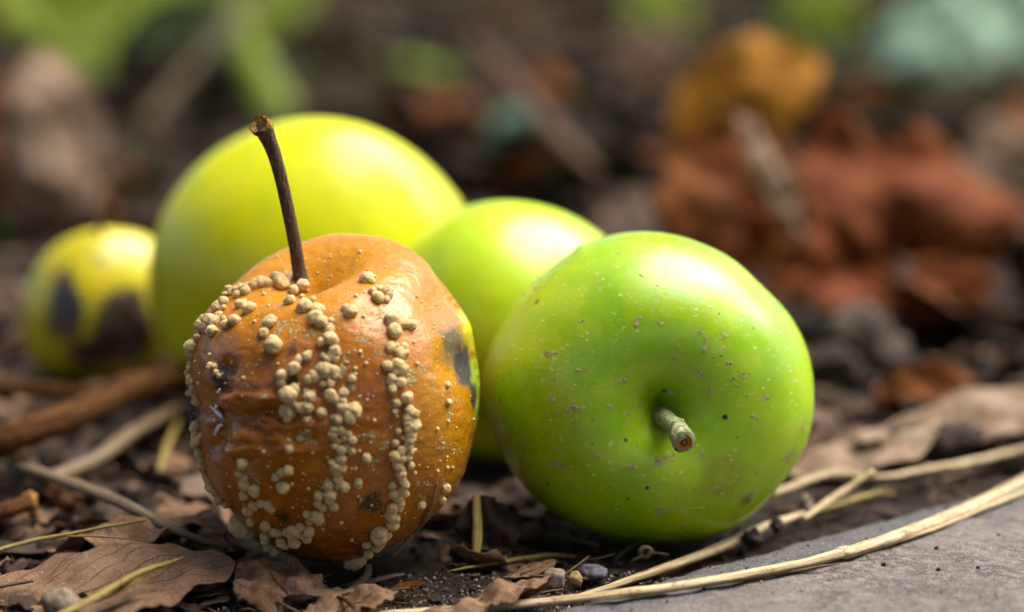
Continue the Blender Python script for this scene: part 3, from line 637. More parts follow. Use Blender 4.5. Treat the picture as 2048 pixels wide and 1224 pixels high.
sx = m.n('ShaderNodeSeparateXYZ'); m.l(rot_.outputs[0], sx.inputs[0])
edge = m.rng(m.math('ADD', sx.outputs[1], m.math('MULTIPLY', m.noise(1.6, 4), 0.8)), -2.1, -1.3)      # weathered grey rind along the edge
c = m.mix(m.math('MULTIPLY', edge, 0.85), c, m.mix(n2, (0.050, 0.048, 0.050), (0.13, 0.12, 0.115)))
c = m.mix(m.math('MULTIPLY', m.rng(m.noise(8, 5, 0.75), 0.54, 0.66), 0.75), c, (0.075, 0.062, 0.058)); c = m.mix(m.math('MULTIPLY', m.rng(n3, 0.54, 0.66), 0.85), c, (0.36, 0.32, 0.28))
c = m.mix(m.math('MULTIPLY', m.rng(m.voro(1.5), 0.14, 0.05), m.rng(m.voro(2.2, out='Color'), 0.55, 0.6)), c, (0.20, 0.09, 0.06))
slabm = m.done(c, m.bump(n3, 1.0, 0.05, m.bump(n2, 1.0, 0.12)))
add('stone_slab', mkmesh('stone_slab', shift(V, SLB), F, slabm), None, SLB, 'grey weathered stone slab with a rounded edge at the lower right', 'stone')
def slab_z(p):
    q = Vector((p.x - E0.x, p.y - E0.y, 0)); return slab_h(q.dot(sdv), q.dot(snv)) if q.dot(snv) > 0 else gh(p.x, p.y)
def on_top(px, py, lift=0.0):
    z_ = 0.0
    for _ in range(6): p = gpt(px, py, z_ + lift); z_ = slab_z(p)
    return Vector((p.x, p.y, z_ + lift))

# ---------------------------------------------------------------- straw and twigs
def straw_mat(name, a, b, dark, pale=(0.75, 0.66, 0.46), rough=0.6, spec=0.25):
    m = MT(name, rough, spec)
    st = m.noise(1.0, 4, 0.6, co=m.uv, stretch=(13, 0.8, 1)); sp = m.noise(5, 5, 0.7)
    c = m.mix(m.rng(st, 0.38, 0.60), a, b); c = m.mix(m.math('MULTIPLY', m.rng(sp, 0.54, 0.66), 0.75), c, dark); c = m.mix(m.math('MULTIPLY', m.rng(st, 0.62, 0.74), 0.6), c, pale)
    return m.done(c, m.bump(st, 0.9, 0.05, m.bump(sp, 0.5, 0.04)), None, 0.0)
straw_pale = straw_mat('straw_pale', (0.34, 0.23, 0.105), (0.58, 0.45, 0.26), (0.20, 0.085, 0.035), (0.66, 0.56, 0.38))
straw_gold = straw_mat('straw_gold', (0.19, 0.13, 0.025), (0.34, 0.25, 0.07), (0.10, 0.055, 0.014), (0.52, 0.40, 0.16))
straw_dull = straw_mat('straw_dull', (0.10, 0.068, 0.032), (0.19, 0.135, 0.07), (0.05, 0.03, 0.015), (0.36, 0.28, 0.16))
bark = straw_mat('bark_brown', (0.036, 0.013, 0.004), (0.095, 0.040, 0.011), (0.014, 0.006, 0.003), (0.15, 0.068, 0.02), 0.9, 0.08)
straw_dim = straw_mat('straw_dim', (0.07, 0.05, 0.022), (0.13, 0.095, 0.045), (0.03, 0.02, 0.01), (0.17, 0.13, 0.07))
def straw(name, pts, radii, mat, label, cat='straw', n=40, flat=0.75, nodes=(), sides=12, jitter=0.03, group=None, ridges=0.06, wob=0.02):
    pts = spline(pts, n); base = pts[0].copy()
    pts = [p + Vector((0, 0, wob * nz((i * 0.3, pts[0].x, 0), 1.0))) for i, p in enumerate(pts)]
    V, F, UV = tube(pts, lerp_list(radii, n + 1), sides, flat, jitter=jitter, ridges=ridges)
    if not nodes: return add(name, mkmesh(name, shift(V, base), F, mat, UV), None, base, label, cat, group)
    t = thing(name, base, label, cat, group); add('stalk', mkmesh(name, shift(V, base), F, mat, UV), t)
    for u, s in nodes:
        i = int(u * n); d = (pts[min(i + 2, n)] - pts[max(i - 2, 0)]).normalized(); r = lerp_list(radii, n + 1)[i]
        pp = [pts[i] + d * q * r for q in (-1.1, -0.6, -0.2, 0.2, 0.6, 1.1)]
        V, F, UV = tube(pp, [r * s * k_ for k_ in (0.95, 1.1, 1.28, 1.1, 1.25, 0.95)], 12, flat, jitter=0.08)
        add('node', mkmesh('node', shift(V, base), F, mat, UV), t)
    return t
straw('straw_stalk', [on_top(700, 1235, 0.2), on_top(1010, 1212, 0.14), on_top(1300, 1180, 0.14), on_top(1530, 1142, 0.16), on_top(1690, 1105, 0.15), on_top(1850, 1052, 0.10), on_top(1960, 1005, 0.10), on_top(2090, 945, 0.12)],
      [0.12, 0.13, 0.135, 0.135, 0.13, 0.165, 0.185, 0.175, 0.15], straw_pale, 'long pale straw stalk lying across the stone slab, jointed in the middle', nodes=((0.585, 1.05),), n=70, flat=0.62)
straw('straw_stalk', [on_top(1180, 1204, 0.1), on_top(1400, 1172, 0.1), on_top(1560, 1146, 0.08), on_top(1680, 1128, 0.08)], [0.03, 0.05, 0.05, 0.02], straw_dull, 'thin dull straw tucked along the underside of the long pale one', n=30)
straw('straw_stalk', [on_top(1700, 1112, 0.1), on_top(1860, 1060, 0.08), on_top(1980, 1012, 0.08), on_top(2090, 968, 0.1)], [0.04, 0.06, 0.075, 0.06], straw_pale, 'split sliver lying against the right end of the long straw', n=30)
straw('straw_stalk', [on_top(1150, 1196, 0.12), on_top(1290, 1150, 0.18), on_top(1420, 1103, 0.28), on_top(1530, 1056, 0.34), on_top(1608, 1024, 0.34)],
      [0.05, 0.09, 0.11, 0.12, 0.14, 0.13, 0.05], straw_pale, 'straw stalk slanting up beneath the front green apple, cut end at its top', n=40)
straw('straw_stalk', [on_top(1540, 990, 0.4), on_top(1660, 970, 0.42), on_top(1760, 955, 0.42), on_top(1850, 940, 0.42), on_top(1960, 920, 0.42), on_top(2090, 898, 0.4)], [0.09, 0.10, 0.10, 0.09, 0.10, 0.11, 0.10], straw_pale,
      'long pale straw running right from behind the front green apple', nodes=((0.22, 1.1), (0.62, 1.2)), n=60)
straw('straw_stalk', [on_top(1605, 1040, 0.35), on_top(1680, 988, 0.6), on_top(1748, 944, 0.85)], [0.07, 0.10, 0.10, 0.09], straw_pale, 'short straw leaning over the long one beside the slab edge', n=24)
straw('straw_stalk', [on_top(1600, 1034, 0.2), on_top(1660, 1018, 0.25), on_top(1740, 990, 0.25), on_top(1790, 984, 0.2)], [0.09, 0.10, 0.08, 0.03], straw_gold, 'short yellowish straw lying on the slab edge under the leaning one', n=24)
straw('straw_stalk', [on_top(1740, 985, 0.1), on_top(1880, 958, 0.1), on_top(2080, 925, 0.12)], [0.05, 0.07, 0.08], straw_dull, 'thin dull straw along the far edge of the slab', n=24)
straw('straw_stalk', [on_top(900, 1146, 0.12), on_top(980, 1128, 0.2), on_top(1080, 1112, 0.2), on_top(1150, 1112, 0.1)], [0.02, 0.05, 0.06, 0.05], straw_gold, 'thin golden straw in the shade between the two front apples', n=24)
straw('straw_stalk', [at(952, 1120, 58.3), at(955, 1060, 58.6), at(952, 990, 58.9)], [0.06, 0.10, 0.09, 0.08], straw_gold, 'upright straw stub standing between the two front apples', n=20)
straw('straw_stalk', [gpt(668, 1196, 0.05), gpt(712, 1172, 0.1), gpt(734, 1150, 0.25), gpt(738, 1128, 0.45)], [0.03, 0.07, 0.085, 0.05], straw_dull, 'bent pale straw bit under the rotten apple', n=20)
straw('straw_stalk', [gpt(100, 1240, 0.55), gpt(190, 1196, 0.68), gpt(270, 1150, 0.80), gpt(330, 1128, 0.80), gpt(366, 1116, 0.74)], [0.08, 0.085, 0.075, 0.06, 0.035], straw_gold, 'golden straw lying on the brown leaf at the lower left', n=34)
straw('straw_stalk', [gpt(-40, 1112, 0.5), gpt(60, 1082, 0.65), gpt(140, 1068, 0.75), gpt(220, 1052, 0.85), gpt(292, 1040, 0.9)], [0.05, 0.055, 0.05, 0.045, 0.035], straw_gold, 'thin golden straw above the brown leaf at the left edge', n=34)
straw('straw_stalk', [gpt(100, 1072, 0.7), gpt(200, 1073, 0.75), gpt(300, 1082, 0.7)], [0.02, 0.03, 0.015], straw_gold, 'hair thin straw forking from the golden one at left', n=20, sides=8)
straw('straw_stalk', [gpt(30, 930, 0.6), gpt(130, 962, 0.7), gpt(240, 1005, 0.75), gpt(340, 1055, 0.7), gpt(452, 1098, 0.4)], [0.13, 0.16, 0.15, 0.13, 0.10, 0.05], straw_dull, 'tapering grey straw pointing at the rotten apple from the left', n=40)
straw('straw_stalk', [gpt(90, 960, 0.5), gpt(190, 920, 0.5), gpt(270, 862, 0.6), gpt(400, 792, 0.6)], [0.20, 0.21, 0.20, 0.18], straw_dull, 'blurred grey straw crossing behind the tapering one', n=30)
straw('straw_stalk', [gpt(318, 945, 0.3), gpt(335, 890, 0.4), gpt(362, 830, 0.4)], [0.06, 0.09, 0.06], straw_gold, 'blurred yellow grass bit left of the rotten apple', n=16)
straw('twig', [gpt(-60, 905, 1.0), gpt(60, 862, 1.3), gpt(180, 815, 1.4), gpt(260, 778, 1.4), gpt(380, 750, 1.2)], [0.36, 0.38, 0.35, 0.37, 0.33], bark, 'thick dark brown twig lying left of the rotten apple', 'twig', n=40, flat=0.9, jitter=0.1)
straw('twig', [gpt(-80, 772, 0.8), gpt(60, 778, 0.9), gpt(150, 785, 0.9), gpt(240, 796, 0.7)], [0.22, 0.24, 0.22, 0.15], bark, 'brown twig below the small blotched apple', 'twig', n=30, jitter=0.1)
tw = straw('twig', [gpt(-60, 1040, 0.4), gpt(0, 1024, 0.5), gpt(55, 1006, 0.55)], [0.20, 0.21, 0.22, 0.20], bark, 'broken twig end with orange wood at the left edge', 'twig', n=24, jitter=0.08, nodes=((0.1, 1.0),))
tp = gpt(58, 1005, 0.55); Vb, Fb = ico(3)
m = MT('broken_wood', 0.85, 0.2); k = m.noise(8, 4, 0.7); bw = m.done(m.mix(m.rng(k, 0.4, 0.6), (0.18, 0.065, 0.015), (0.52, 0.24, 0.06)), m.bump(k, 1.0, 0.15))
tb = Vector(tw.location) / CM
add('broken_end', mkmesh('broken_end', [Vector((v.x * .17, v.y * .2, v.z * .22)) * (1 + .45 * nz(v, 2.4, 2) + .3 * nz(v, 5, 7)) + tp - tb for v in Vb], Fb, bw), tw)
straw('rootlet', [gpt(650, 1198, 0.1), gpt(682, 1196, 0.25), gpt(706, 1212, 0.25), gpt(735, 1245, 0.1)], [0.03, 0.05, 0.05, 0.045], bark, 'thin curved brown rootlet at the bottom beside the pale straw bit', 'root', n=22)
pp = []
for px, py in ((870, 962), (862, 1000), (850, 1030), (832, 1062), (812, 1085), (785, 1115)):
    h, n, = hit(RT, px, py)
    if h is None: h = at(px, py, 57.6); n = Vector((0, 0, 0))
    pp.append(h + n * 0.05 - ray(px, py) * 0.03)
straw('straw_stalk', pp, [0.015, 0.03, 0.055, 0.05, 0.055, 0.03], fibre, 'frayed brown fibre stuck to the lower right of the rotten apple', n=30, jitter=0.2, sides=7)

# ---------------------------------------------------------------- leaves
def leaf_mat(name, a, b, vein, spots=(0.05, 0.03, 0.02), rough=0.75, sandy=0.0, k_=0.66):
    m = MT(name, rough, 0.18); a, b, vein, spots = [tuple(q * k_ for q in t) for t in (a, b, vein, spots)]
    su = m.n('ShaderNodeSeparateXYZ'); m.l(m.uv, su.inputs[0]); u = su.outputs[0]; v = su.outputs[1]
    au = m.math('ABSOLUTE', m.math('SUBTRACT', u, 0.5))
    ph = m.math('SUBTRACT', m.math('MULTIPLY', v, 9.0), m.math('MULTIPLY', au, 7.0)); ph = m.math('ADD', ph, m.math('MULTIPLY', m.noise(0.9, 3), 1.2))
    tri = m.math('ABSOLUTE', m.math('SUBTRACT', m.math('FRACT', ph), 0.5))
    vn = m.math('MAXIMUM', m.rng(tri, 0.06, 0.02), m.rng(au, 0.02, 0.008))
    net = m.rng(m.voro(6.0, 'DISTANCE_TO_EDGE'), 0.05, 0.01)
    n1 = m.noise(0.9, 5, 0.6); n2 = m.noise(5, 5, 0.65); n3 = m.noise(22, 3, 0.7)
    c = m.mix(m.rng(n1, 0.35, 0.65), a, b); c = m.mix(m.math('MULTIPLY', m.rng(n2, 0.45, 0.75), 0.5), c, a)
    c = m.mix(m.math('MULTIPLY', net, 0.35), c, vein); c = m.mix(m.math('MULTIPLY', vn, 0.7), c, vein)
    c = m.mix(m.math('MULTIPLY', m.rng(m.noise(2.2, 4, 0.7), 0.62, 0.70), 0.8), c, spots)
    if sandy: c = m.mix(m.math('MULTIPLY', m.rng(n3, 0.60 - sandy * 0.12, 0.70), m.rng(n2, 0.35, 0.6)), c, (0.40, 0.31, 0.24))
    nr = m.bump(n2, 0.6, 0.06, m.bump(vn, 0.5, 0.05)); nr = m.bump(n3, 0.5, 0.03, nr)
    m.done(c, nr)
    tr = m.n('ShaderNodeBsdfTranslucent'); m.l(c, tr.inputs[0]); mx = m.n('ShaderNodeMixShader'); mx.inputs[0].default_value = 0.28
    out = m.nt.nodes['Material Output']; m.l(m.b.outputs[0], mx.inputs[1]); m.l(tr.outputs[0], mx.inputs[2]); m.l(mx.outputs[0], out.inputs[0])
    return m.m
LM = dict(
    brown=leaf_mat('leaf_brown', (0.21, 0.105, 0.045), (0.34, 0.20, 0.11), (0.12, 0.04, 0.018), sandy=0.7, k_=0.95),
    pink=leaf_mat('leaf_pinkish', (0.26, 0.165, 0.115), (0.36, 0.25, 0.19), (0.187, 0.108, 0.072), (0.115, 0.065, 0.043)),
    red=leaf_mat('leaf_red', (0.22, 0.036, 0.003), (0.38, 0.11, 0.018), (0.20, 0.06, 0.02), (0.05, 0.014, 0.006), k_=0.62),
    rust=leaf_mat('leaf_rust', (0.22, 0.050, 0.003), (0.34, 0.12, 0.015), (0.093, 0.031, 0.012), k_=0.65),
    orange=leaf_mat('leaf_orange', (0.46, 0.16, 0.002), (0.58, 0.28, 0.02), (0.255, 0.102, 0.017), k_=0.72),
    umber=leaf_mat('leaf_umber', (0.075, 0.045, 0.028), (0.143, 0.090, 0.060), (0.053, 0.026, 0.015)),
    dark=leaf_mat('leaf_dark', (0.036, 0.020, 0.011), (0.080, 0.046, 0.024), (0.024, 0.013, 0.008)),
    tan=leaf_mat('leaf_tan', (0.32, 0.20, 0.12), (0.48, 0.34, 0.23), (0.140, 0.070, 0.035), k_=0.9),
    green=leaf_mat('leaf_green', (0.105, 0.155, 0.000), (0.24, 0.30, 0.001), (0.22, 0.27, 0.01), (0.031, 0.050, 0.006), 0.45, k_=0.95),
    deep=leaf_mat('leaf_deep_green', (0.021, 0.049, 0.004), (0.042, 0.077, 0.007), (0.056, 0.084, 0.014), (0.014, 0.021, 0.007), 0.45),
    mint=leaf_mat('leaf_mint', (0.36, 0.54, 0.37), (0.44, 0.60, 0.43), (0.320, 0.416, 0.320), (0.176, 0.288, 0.192), 0.6, k_=0.8),
    teal=leaf_mat('leaf_teal', (0.056, 0.136, 0.080), (0.088, 0.176, 0.104), (0.112, 0.192, 0.128), (0.040, 0.080, 0.048), 0.5, k_=0.9),
    yellow=leaf_mat('leaf_yellow', (0.294, 0.196, 0.042), (0.385, 0.280, 0.084), (0.245, 0.140, 0.035)))
def leaf_mesh(L, W, curl=0.0, bend=0.0, crump=0.2, seed=0.0, lobes=0.0, nu=22, nv=34, holes=0, fold=0.0, serr=0.04, tipw=1.0, fine=0.06, octs=3):
    V, UV, keep = [], [], {}
    for j in range(nv + 1):
        t = j / nv
        hw = W * 0.5 * (math.sin(math.pi * t ** tipw) ** 0.75) * (1 + lobes * math.sin(t * 22 + seed)) + 0.002
        for i in range(nu + 1):
            s = i / nu * 2 - 1
            x = s * hw * (1 + (serr * nz((t * 30, s, seed), 1.0) if abs(s) > 0.8 else 0)); y = (t - 0.5) * L
            z = crump * (fbm((x, y, seed), 1.4 / max(W, 1.0) * 1.6, seed, octs)) + fine * nz((x, y, seed), 2.4, seed + 4) + fold * abs(s) * hw
            # curl across the width, bend along the length
            if curl:
                a = s * curl; rr = hw / max(abs(curl), 1e-3); x = math.sin(a) * rr; z += (1 - math.cos(a)) * rr * (1 if curl > 0 else -1)
            if bend:
                a = (t - 0.5) * bend; rr = L / abs(bend); z += (1 - math.cos(a)) * rr * (1 if bend > 0 else -1); y = math.sin(abs(a)) * rr * (1 if t > 0.5 else -1)
            V.append((x, y, z)); UV.append((0.5 + s * 0.5, t))
    hs = [(random.uniform(-.7, .7), random.uniform(.15, .85), random.uniform(.05, .13)) for _ in range(holes)]
    F = []
    for j in range(nv):
        for i in range(nu):
            s, t = (i + .5) / nu * 2 - 1, (j + .5) / nv
            if any(math.hypot((s - hx) * W * .5, (t - ht) * L) < hr * L * (1 + .5 * nz((s * 3, t * 6, hx), 2)) for hx, ht, hr in hs): continue
            F.append((j * (nu + 1) + i, j * (nu + 1) + i + 1, (j + 1) * (nu + 1) + i + 1, (j + 1) * (nu + 1) + i))
    rib = [V[j * (nu + 1) + nu // 2] for j in range(nv + 1)]
    return V, F, UV, rib
def leaf(name, label, p, L, W, rot, mat, stem_len=0.0, thick=0.025, rib_r=0.03, cat='leaf', group=None, **kw):
    V, F, UV, rib = leaf_mesh(L, W, **kw)
    t = thing(name, p, label, cat, group); t.rotation_mode = 'ZYX' if rot[0] >= 35 else 'XYZ'; t.rotation_euler = tuple(math.radians(a) for a in rot)
    b = add('blade', mkmesh(name, V, F, LM[mat], UV), t)
    so = b.modifiers.new('thickness', 'SOLIDIFY'); so.thickness = thick * CM; so.offset = 0
    R = [Vector(r) + Vector((0, 0, 0.006)) for r in rib]
    if stem_len:
        d = (R[0] - R[2]).normalized(); R = [R[0] + d * stem_len + Vector((0.15 * stem_len, 0, 0.1 * stem_len)), R[0] + d * stem_len * 0.5] + R
    V, F, UV2 = tube(R, [rib_r * (1.3 - 1.0 * i / len(R)) for i in range(len(R))], 6)
    add('midrib', mkmesh('midrib', V, F, LM[mat], [(0.5, 0.5)] * len(V)), t)
    return t
# foreground left
leaf('fallen_leaf', 'big sandy brown leaf covering the lower left corner', gpt(175, 1176, 0.26), 5.6, 4.0, (12, 4, -78), 'brown', seed=1.3, crump=0.30, holes=0, bend=-0.25, fine=0.10, nu=44, nv=64, serr=0.06)
leaf('fallen_leaf', 'torn brown leaf behind the lower left one, dark hollow beneath it', gpt(250, 1058, 0.42), 4.0, 2.6, (12, -6, -100), 'brown', seed=4.1, crump=0.32, holes=1, bend=-0.35, fine=0.10, nu=36, nv=54, serr=0.08)
leaf('leaf_scrap', 'small yellowish leaf scrap under the golden straw', gpt(232, 1180, 0.62), 1.25, 0.42, (15, 10, -70), 'yellow', seed=2.2, crump=0.06, curl=0.5, nu=12, nv=18)
leaf('fallen_leaf', 'crumpled sandy brown leaf at the foot of the rotten apple', gpt(560, 1172, 0.30), 2.4, 1.7, (28, -14, 35), 'brown', seed=7.7, crump=0.4, bend=-0.8, holes=0, fine=0.14, nu=36, nv=50, serr=0.1)
leaf('leaf_scrap', 'curled brown leaf fragment at the bottom centre', gpt(955, 1184, 0.34), 2.9, 1.5, (14, -16, -74), 'brown', seed=3.4, crump=0.18, curl=-1.3, bend=-0.35, fine=0.22, nu=30, nv=50, serr=0.3)
leaf('leaf_scrap', 'greyish leaf chip below the rotten apple', gpt(768, 1160, 0.18), 0.85, 0.34, (16, 0, -100), 'pink', seed=5.5, crump=0.05, nu=10, nv=14)
leaf('leaf_scrap', 'dark rusty leaf chip left of the curled fragment', gpt(812, 1172, 0.15), 0.75, 0.30, (14, 4, -88), 'rust', seed=6.5, crump=0.05, curl=0.5, nu=10, nv=14)
leaf('fallen_leaf', 'dark ragged leaf flake standing between the two front apples', gpt(975, 1066, 0.50), 1.6, 1.3, (66, 0, 15), 'dark', seed=8.5, crump=0.25, holes=1, fine=0.1, nu=22, nv=26, serr=0.3)
leaf('fallen_leaf', 'pinkish leaf lying in the gap behind the two front apples', gpt(1010, 990, 0.35), 2.6, 1.6, (8, 0, -80), 'pink', seed=9.5, crump=0.25, fine=0.08)
leaf('fallen_leaf', 'sandy brown leaf piece at the bottom edge below the rotten apple', gpt(690, 1212, 0.16), 2.2, 1.2, (10, 6, -60), 'brown', seed=11.5, crump=0.25, fine=0.14, holes=0, nu=30, nv=40, serr=0.1)
leaf('leaf_scrap', 'flat tan leaf scrap beside the bent pale straw bit', gpt(640, 1186, 0.12), 1.5, 0.8, (8, -4, -110), 'tan', seed=14.5, crump=0.1, fine=0.08, nu=16, nv=22, serr=0.1)
leaf('leaf_scrap', 'brown leaf scrap between the bottom centre fragment and the stone chip', gpt(1060, 1140, 0.12), 1.1, 0.6, (10, 4, -70), 'brown', seed=15.5, crump=0.1, fine=0.08, nu=16, nv=22, serr=0.1)
# right side
leaf('fallen_leaf', 'pale pinkish leaf with an upturned edge right of the front green apple', gpt(1740, 905, 0.45), 4.0, 2.8, (20, 0, -78), 'tan', seed=2.9, crump=0.3, bend=0.55, fine=0.05)
leaf('fallen_leaf', 'large pale arched leaf at the right edge behind the long straw', gpt(1940, 835, 0.75), 5.2, 3.4, (24, 8, -95), 'tan', seed=5.2, crump=0.35, bend=-0.75, fine=0.05)
leaf('fallen_leaf', 'rusty curled leaf behind the pale arched one', gpt(1850, 778, 0.6), 2.6, 1.4, (35, 0, -80), 'rust', seed=1.1, crump=0.25, curl=0.8)
leaf('fallen_leaf', 'dark brown leaf behind the pale ones at the right edge', gpt(1990, 745, 0.8), 4.2, 2.2, (30, 0, -100), 'dark', seed=6.1, crump=0.4, curl=0.4)
# red leaf cluster
leaf('fallen_leaf', 'large crumpled red brown leaf standing in the blurred background at right', at(1720, 440, 84), 9.6, 7.0, (60, -6, -82), 'red', seed=3.6, crump=1.5, bend=-0.5, fine=0.12, octs=2, curl=-0.5, lobes=0.18, nu=44, nv=64, thick=0.04, serr=0.2)
leaf('fallen_leaf', 'rusty lobe of a leaf leaning left of the large red brown one', at(1450, 420, 83), 6.6, 4.4, (64, 10, -18), 'rust', seed=5.9, crump=1.0, bend=-0.6, fine=0.1, octs=2, curl=0.5, lobes=0.15, serr=0.2)
leaf('fallen_leaf', 'orange yellow leaf rising above the large red brown one', at(1490, 185, 92), 5.6, 3.6, (66, -6, -62), 'orange', seed=2.5, crump=0.6, bend=-0.7, fine=0.06, octs=2, serr=0.2)
leaf('fallen_leaf', 'pale strip put in as the pinkish highlight between the rusty and the red brown leaves', at(1545, 350, 82), 4.2, 0.9, (58, 10, 24), 'tan', seed=12.5, crump=0.4, bend=-0.5, fine=0.15)  # pale strip stands in for a highlight on the red leaves
leaf('fallen_leaf', 'rust red leaf filling the gap between the rusty lobe and the large red brown leaf', at(1590, 500, 82.5), 6.0, 4.2, (56, 4, -50), 'red', seed=16.6, crump=0.9, bend=-0.5, fine=0.12, octs=2, lobes=0.15, serr=0.2)
leaf('fallen_leaf', 'dark red leaf lying low under the large red brown one', at(1800, 600, 80), 5.4, 2.8, (40, 6, -76), 'red', seed=8.8, crump=0.7, bend=0.5, fine=0.1, octs=2, serr=0.2)
leaf('fallen_leaf', 'pinkish leaf at the left foot of the red brown leaves', gpt(1300, 470, 0.8), 5.0, 3.2, (40, 0, -60), 'pink', seed=4.9, crump=0.6, bend=-0.8, fine=0.1)
leaf('fallen_leaf', 'small beige leaf high at the right edge', gpt(2010, 330, 1.5), 3.6, 3.0, (65, 0, 20), 'tan', seed=7.3, crump=0.5, bend=-0.5)
# left background
leaf('fallen_leaf', 'tall pale curled leaf standing at the left edge', at(95, 275, 92), 6.8, 3.6, (68, -6, 12), 'tan', seed=1.9, crump=0.7, bend=-1.1, curl=-0.5, fine=0.1)
leaf('fallen_leaf', 'rusty leaf behind the tall pale curled one', at(10, 300, 98), 6.0, 2.6, (70, 0, -6), 'rust', seed=2.7, crump=0.6, bend=-0.6)
leaf('fallen_leaf', 'whitish leaf left of the small blotched apple', gpt(-10, 700, 0.0) + Vector((0, 0.5, 0.9)), 3.2, 1.8, (50, 0, -60), 'pink', seed=6.6, crump=0.3, bend=-0.5)
# green growth at the back
def bg_leaf(label, px, py, depth, L, W, rot, mat, **kw):
    leaf('green_leaf', label, at(px, py, depth), L, W, rot, mat, **kw)
bg_leaf('bright green leaf in the blurred top left corner', 175, 45, 135, 7.5, 5.4, (45, 10, 20), 'green', seed=1.5, crump=0.5, bend=-0.7, stem_len=3)
bg_leaf('green leaf right of the brightest one at the top left', 300, 15, 142, 8.0, 5.0, (44, -15, -25), 'green', seed=2.5, crump=0.6, bend=-0.6, stem_len=3)
leaf('fallen_leaf', 'dark sheet put in as the black shade under the green growth at the top left', at(340, 195, 120), 7.0, 4.0, (75, 0, -80), 'dark', seed=13.5, crump=0.6, bend=-0.5)  # dark sheet stands in for the shaded hollow under the growth
bg_leaf('dark green leaf low in the top left growth', 350, 110, 132, 8.0, 5.4, (70, 0, -50), 'deep', seed=3.5, crump=0.6, bend=-0.7, stem_len=3)
bg_leaf('olive leaf at the top edge left of centre', 480, 10, 150, 9.0, 4.4, (60, 0, -70), 'green', seed=4.5, crump=0.5, bend=-0.5, stem_len=3)
bg_leaf('pale mint green leaf in the top right corner', 1900, 60, 128, 7.0, 4.6, (46, 8, -66), 'mint', seed=5.5, crump=1.0, lobes=0.2, bend=-0.6, stem_len=2)
bg_leaf('yellowish green leaf above the tall pale one at the left', 110, -10, 126, 7.0, 5.6, (60, 10, 40), 'green', seed=9.9, crump=0.5, bend=-0.6, stem_len=3)
bg_leaf('second pale mint leaf at the very edge of the top right corner', 2030, 20, 132, 6.0, 3.4, (60, 8, 20), 'mint', seed=10.5, crump=0.8, bend=-0.6, stem_len=2)
bg_leaf('green leaf at the top edge right of centre', 1320, 20, 150, 5.0, 3.4, (60, 0, 15), 'green', seed=6.5, crump=0.4, bend=-0.5, stem_len=3)
bg_leaf('green leaf at the top edge above the orange one', 1640, 15, 152, 7.0, 4.0, (64, 0, -25), 'green', seed=7.5, crump=0.4, bend=-0.5, stem_len=3)
bg_leaf('bluish green leaf behind the pale green apple', 1005, 285, 108, 5.0, 2.0, (60, 30, -40), 'teal', seed=8.5, crump=0.3, bend=-0.4, stem_len=1)
def blade(label, pts, wd, mat):
    pts = spline(pts, 18); base = pts[0].copy(); V, F, UV = [], [], []
    for i, p in enumerate(pts):
        u = i / 18; ww = wd * (1 - u ** 2.2) * 0.5 + 0.01
        V += [p + Vector((-ww, 0, 0.08 * wd)), p, p + Vector((ww, 0, 0.08 * wd))]; UV += [(0.2, u), (0.5, u), (0.8, u)]
        if i: b = 3 * i; F += [(b - 3, b - 2, b + 1, b), (b - 2, b - 1, b + 2, b + 1)]
    o = add('grass_blade', mkmesh('grass_blade', shift(V, base), F, LM[mat], UV), None, base, label, 'grass')
    so = o.modifiers.new('thickness', 'SOLIDIFY'); so.thickness = 0.03 * CM; so.offset = 0
blade('bright grass blade hanging down above the yellow apple', [at(590, 260, 118), at(545, 200, 119), at(505, 120, 120), at(480, 40, 121), at(450, -60, 122)], 1.7, 'green')
blade('green grass blade lying blurred behind the yellow apple', [gpt(760, 120, 0.6), gpt(850, 140, 1.4), gpt(960, 175, 0.7)], 2.2, 'green')
straw('dry_stalk', [at(285, 250, 112), at(370, 150, 114), at(430, 80, 115), at(520, -10, 117)], [0.22, 0.26, 0.28, 0.26], straw_dim, 'blurred tan stalk leaning in the top left growth', 'stalk', n=20)
straw('dry_stalk', [at(945, 75, 112), at(1040, 180, 106), at(1110, 265, 101), at(1190, 345, 96)], [0.22, 0.27, 0.26, 0.22], straw_mat('stalk_red', (0.07, 0.03, 0.013), (0.12, 0.055, 0.025), (0.04, 0.02, 0.01), (0.15, 0.08, 0.04)), 'blurred reddish stalk slanting behind the pale green apple', 'stalk', n=20)

# ---------------------------------------------------------------- pebbles and clods
m = MT('pebble', 0.8, 0.3); k = m.noise(4, 5, 0.65); k2 = m.noise(20, 3)
peb_beige = m.done(m.mix(m.rng(k, .4, .6), (0.12, 0.085, 0.05), (0.27, 0.21, 0.15)), m.bump(k2, .6, .04))
m = MT('pebble_yellow', 0.7, 0.4); k = m.noise(5, 5, 0.65); k2 = m.noise(20, 3); peb_yel = m.done(m.mix(m.rng(k, .4, .6), (0.20, 0.12, 0.03), (0.36, 0.25, 0.10)), m.bump(k2, .6, .04))
m = MT('pebble_violet', 0.75, 0.4); k = m.noise(5, 5, 0.65); k2 = m.noise(20, 3); peb_vio = m.done(m.mix(m.rng(k, .4, .6), (0.06, 0.05, 0.055), (0.15, 0.13, 0.145)), m.bump(k2, .6, .04))
m = MT('clod', 0.95, 0.2); k = m.noise(7, 5, 0.7); clodm = m.done(m.mix(m.rng(k, .4, .65), (0.025, 0.018, 0.014), (0.10, 0.07, 0.05)), m.bump(k, 1.0, .12))
m = MT('clod_grey', 0.95, 0.2); k = m.noise(3, 5, 0.7); clod_grey = m.done(m.mix(m.rng(k, .4, .65), (0.05, 0.038, 0.03), (0.17, 0.13, 0.10)), m.bump(k, 1.0, .3))
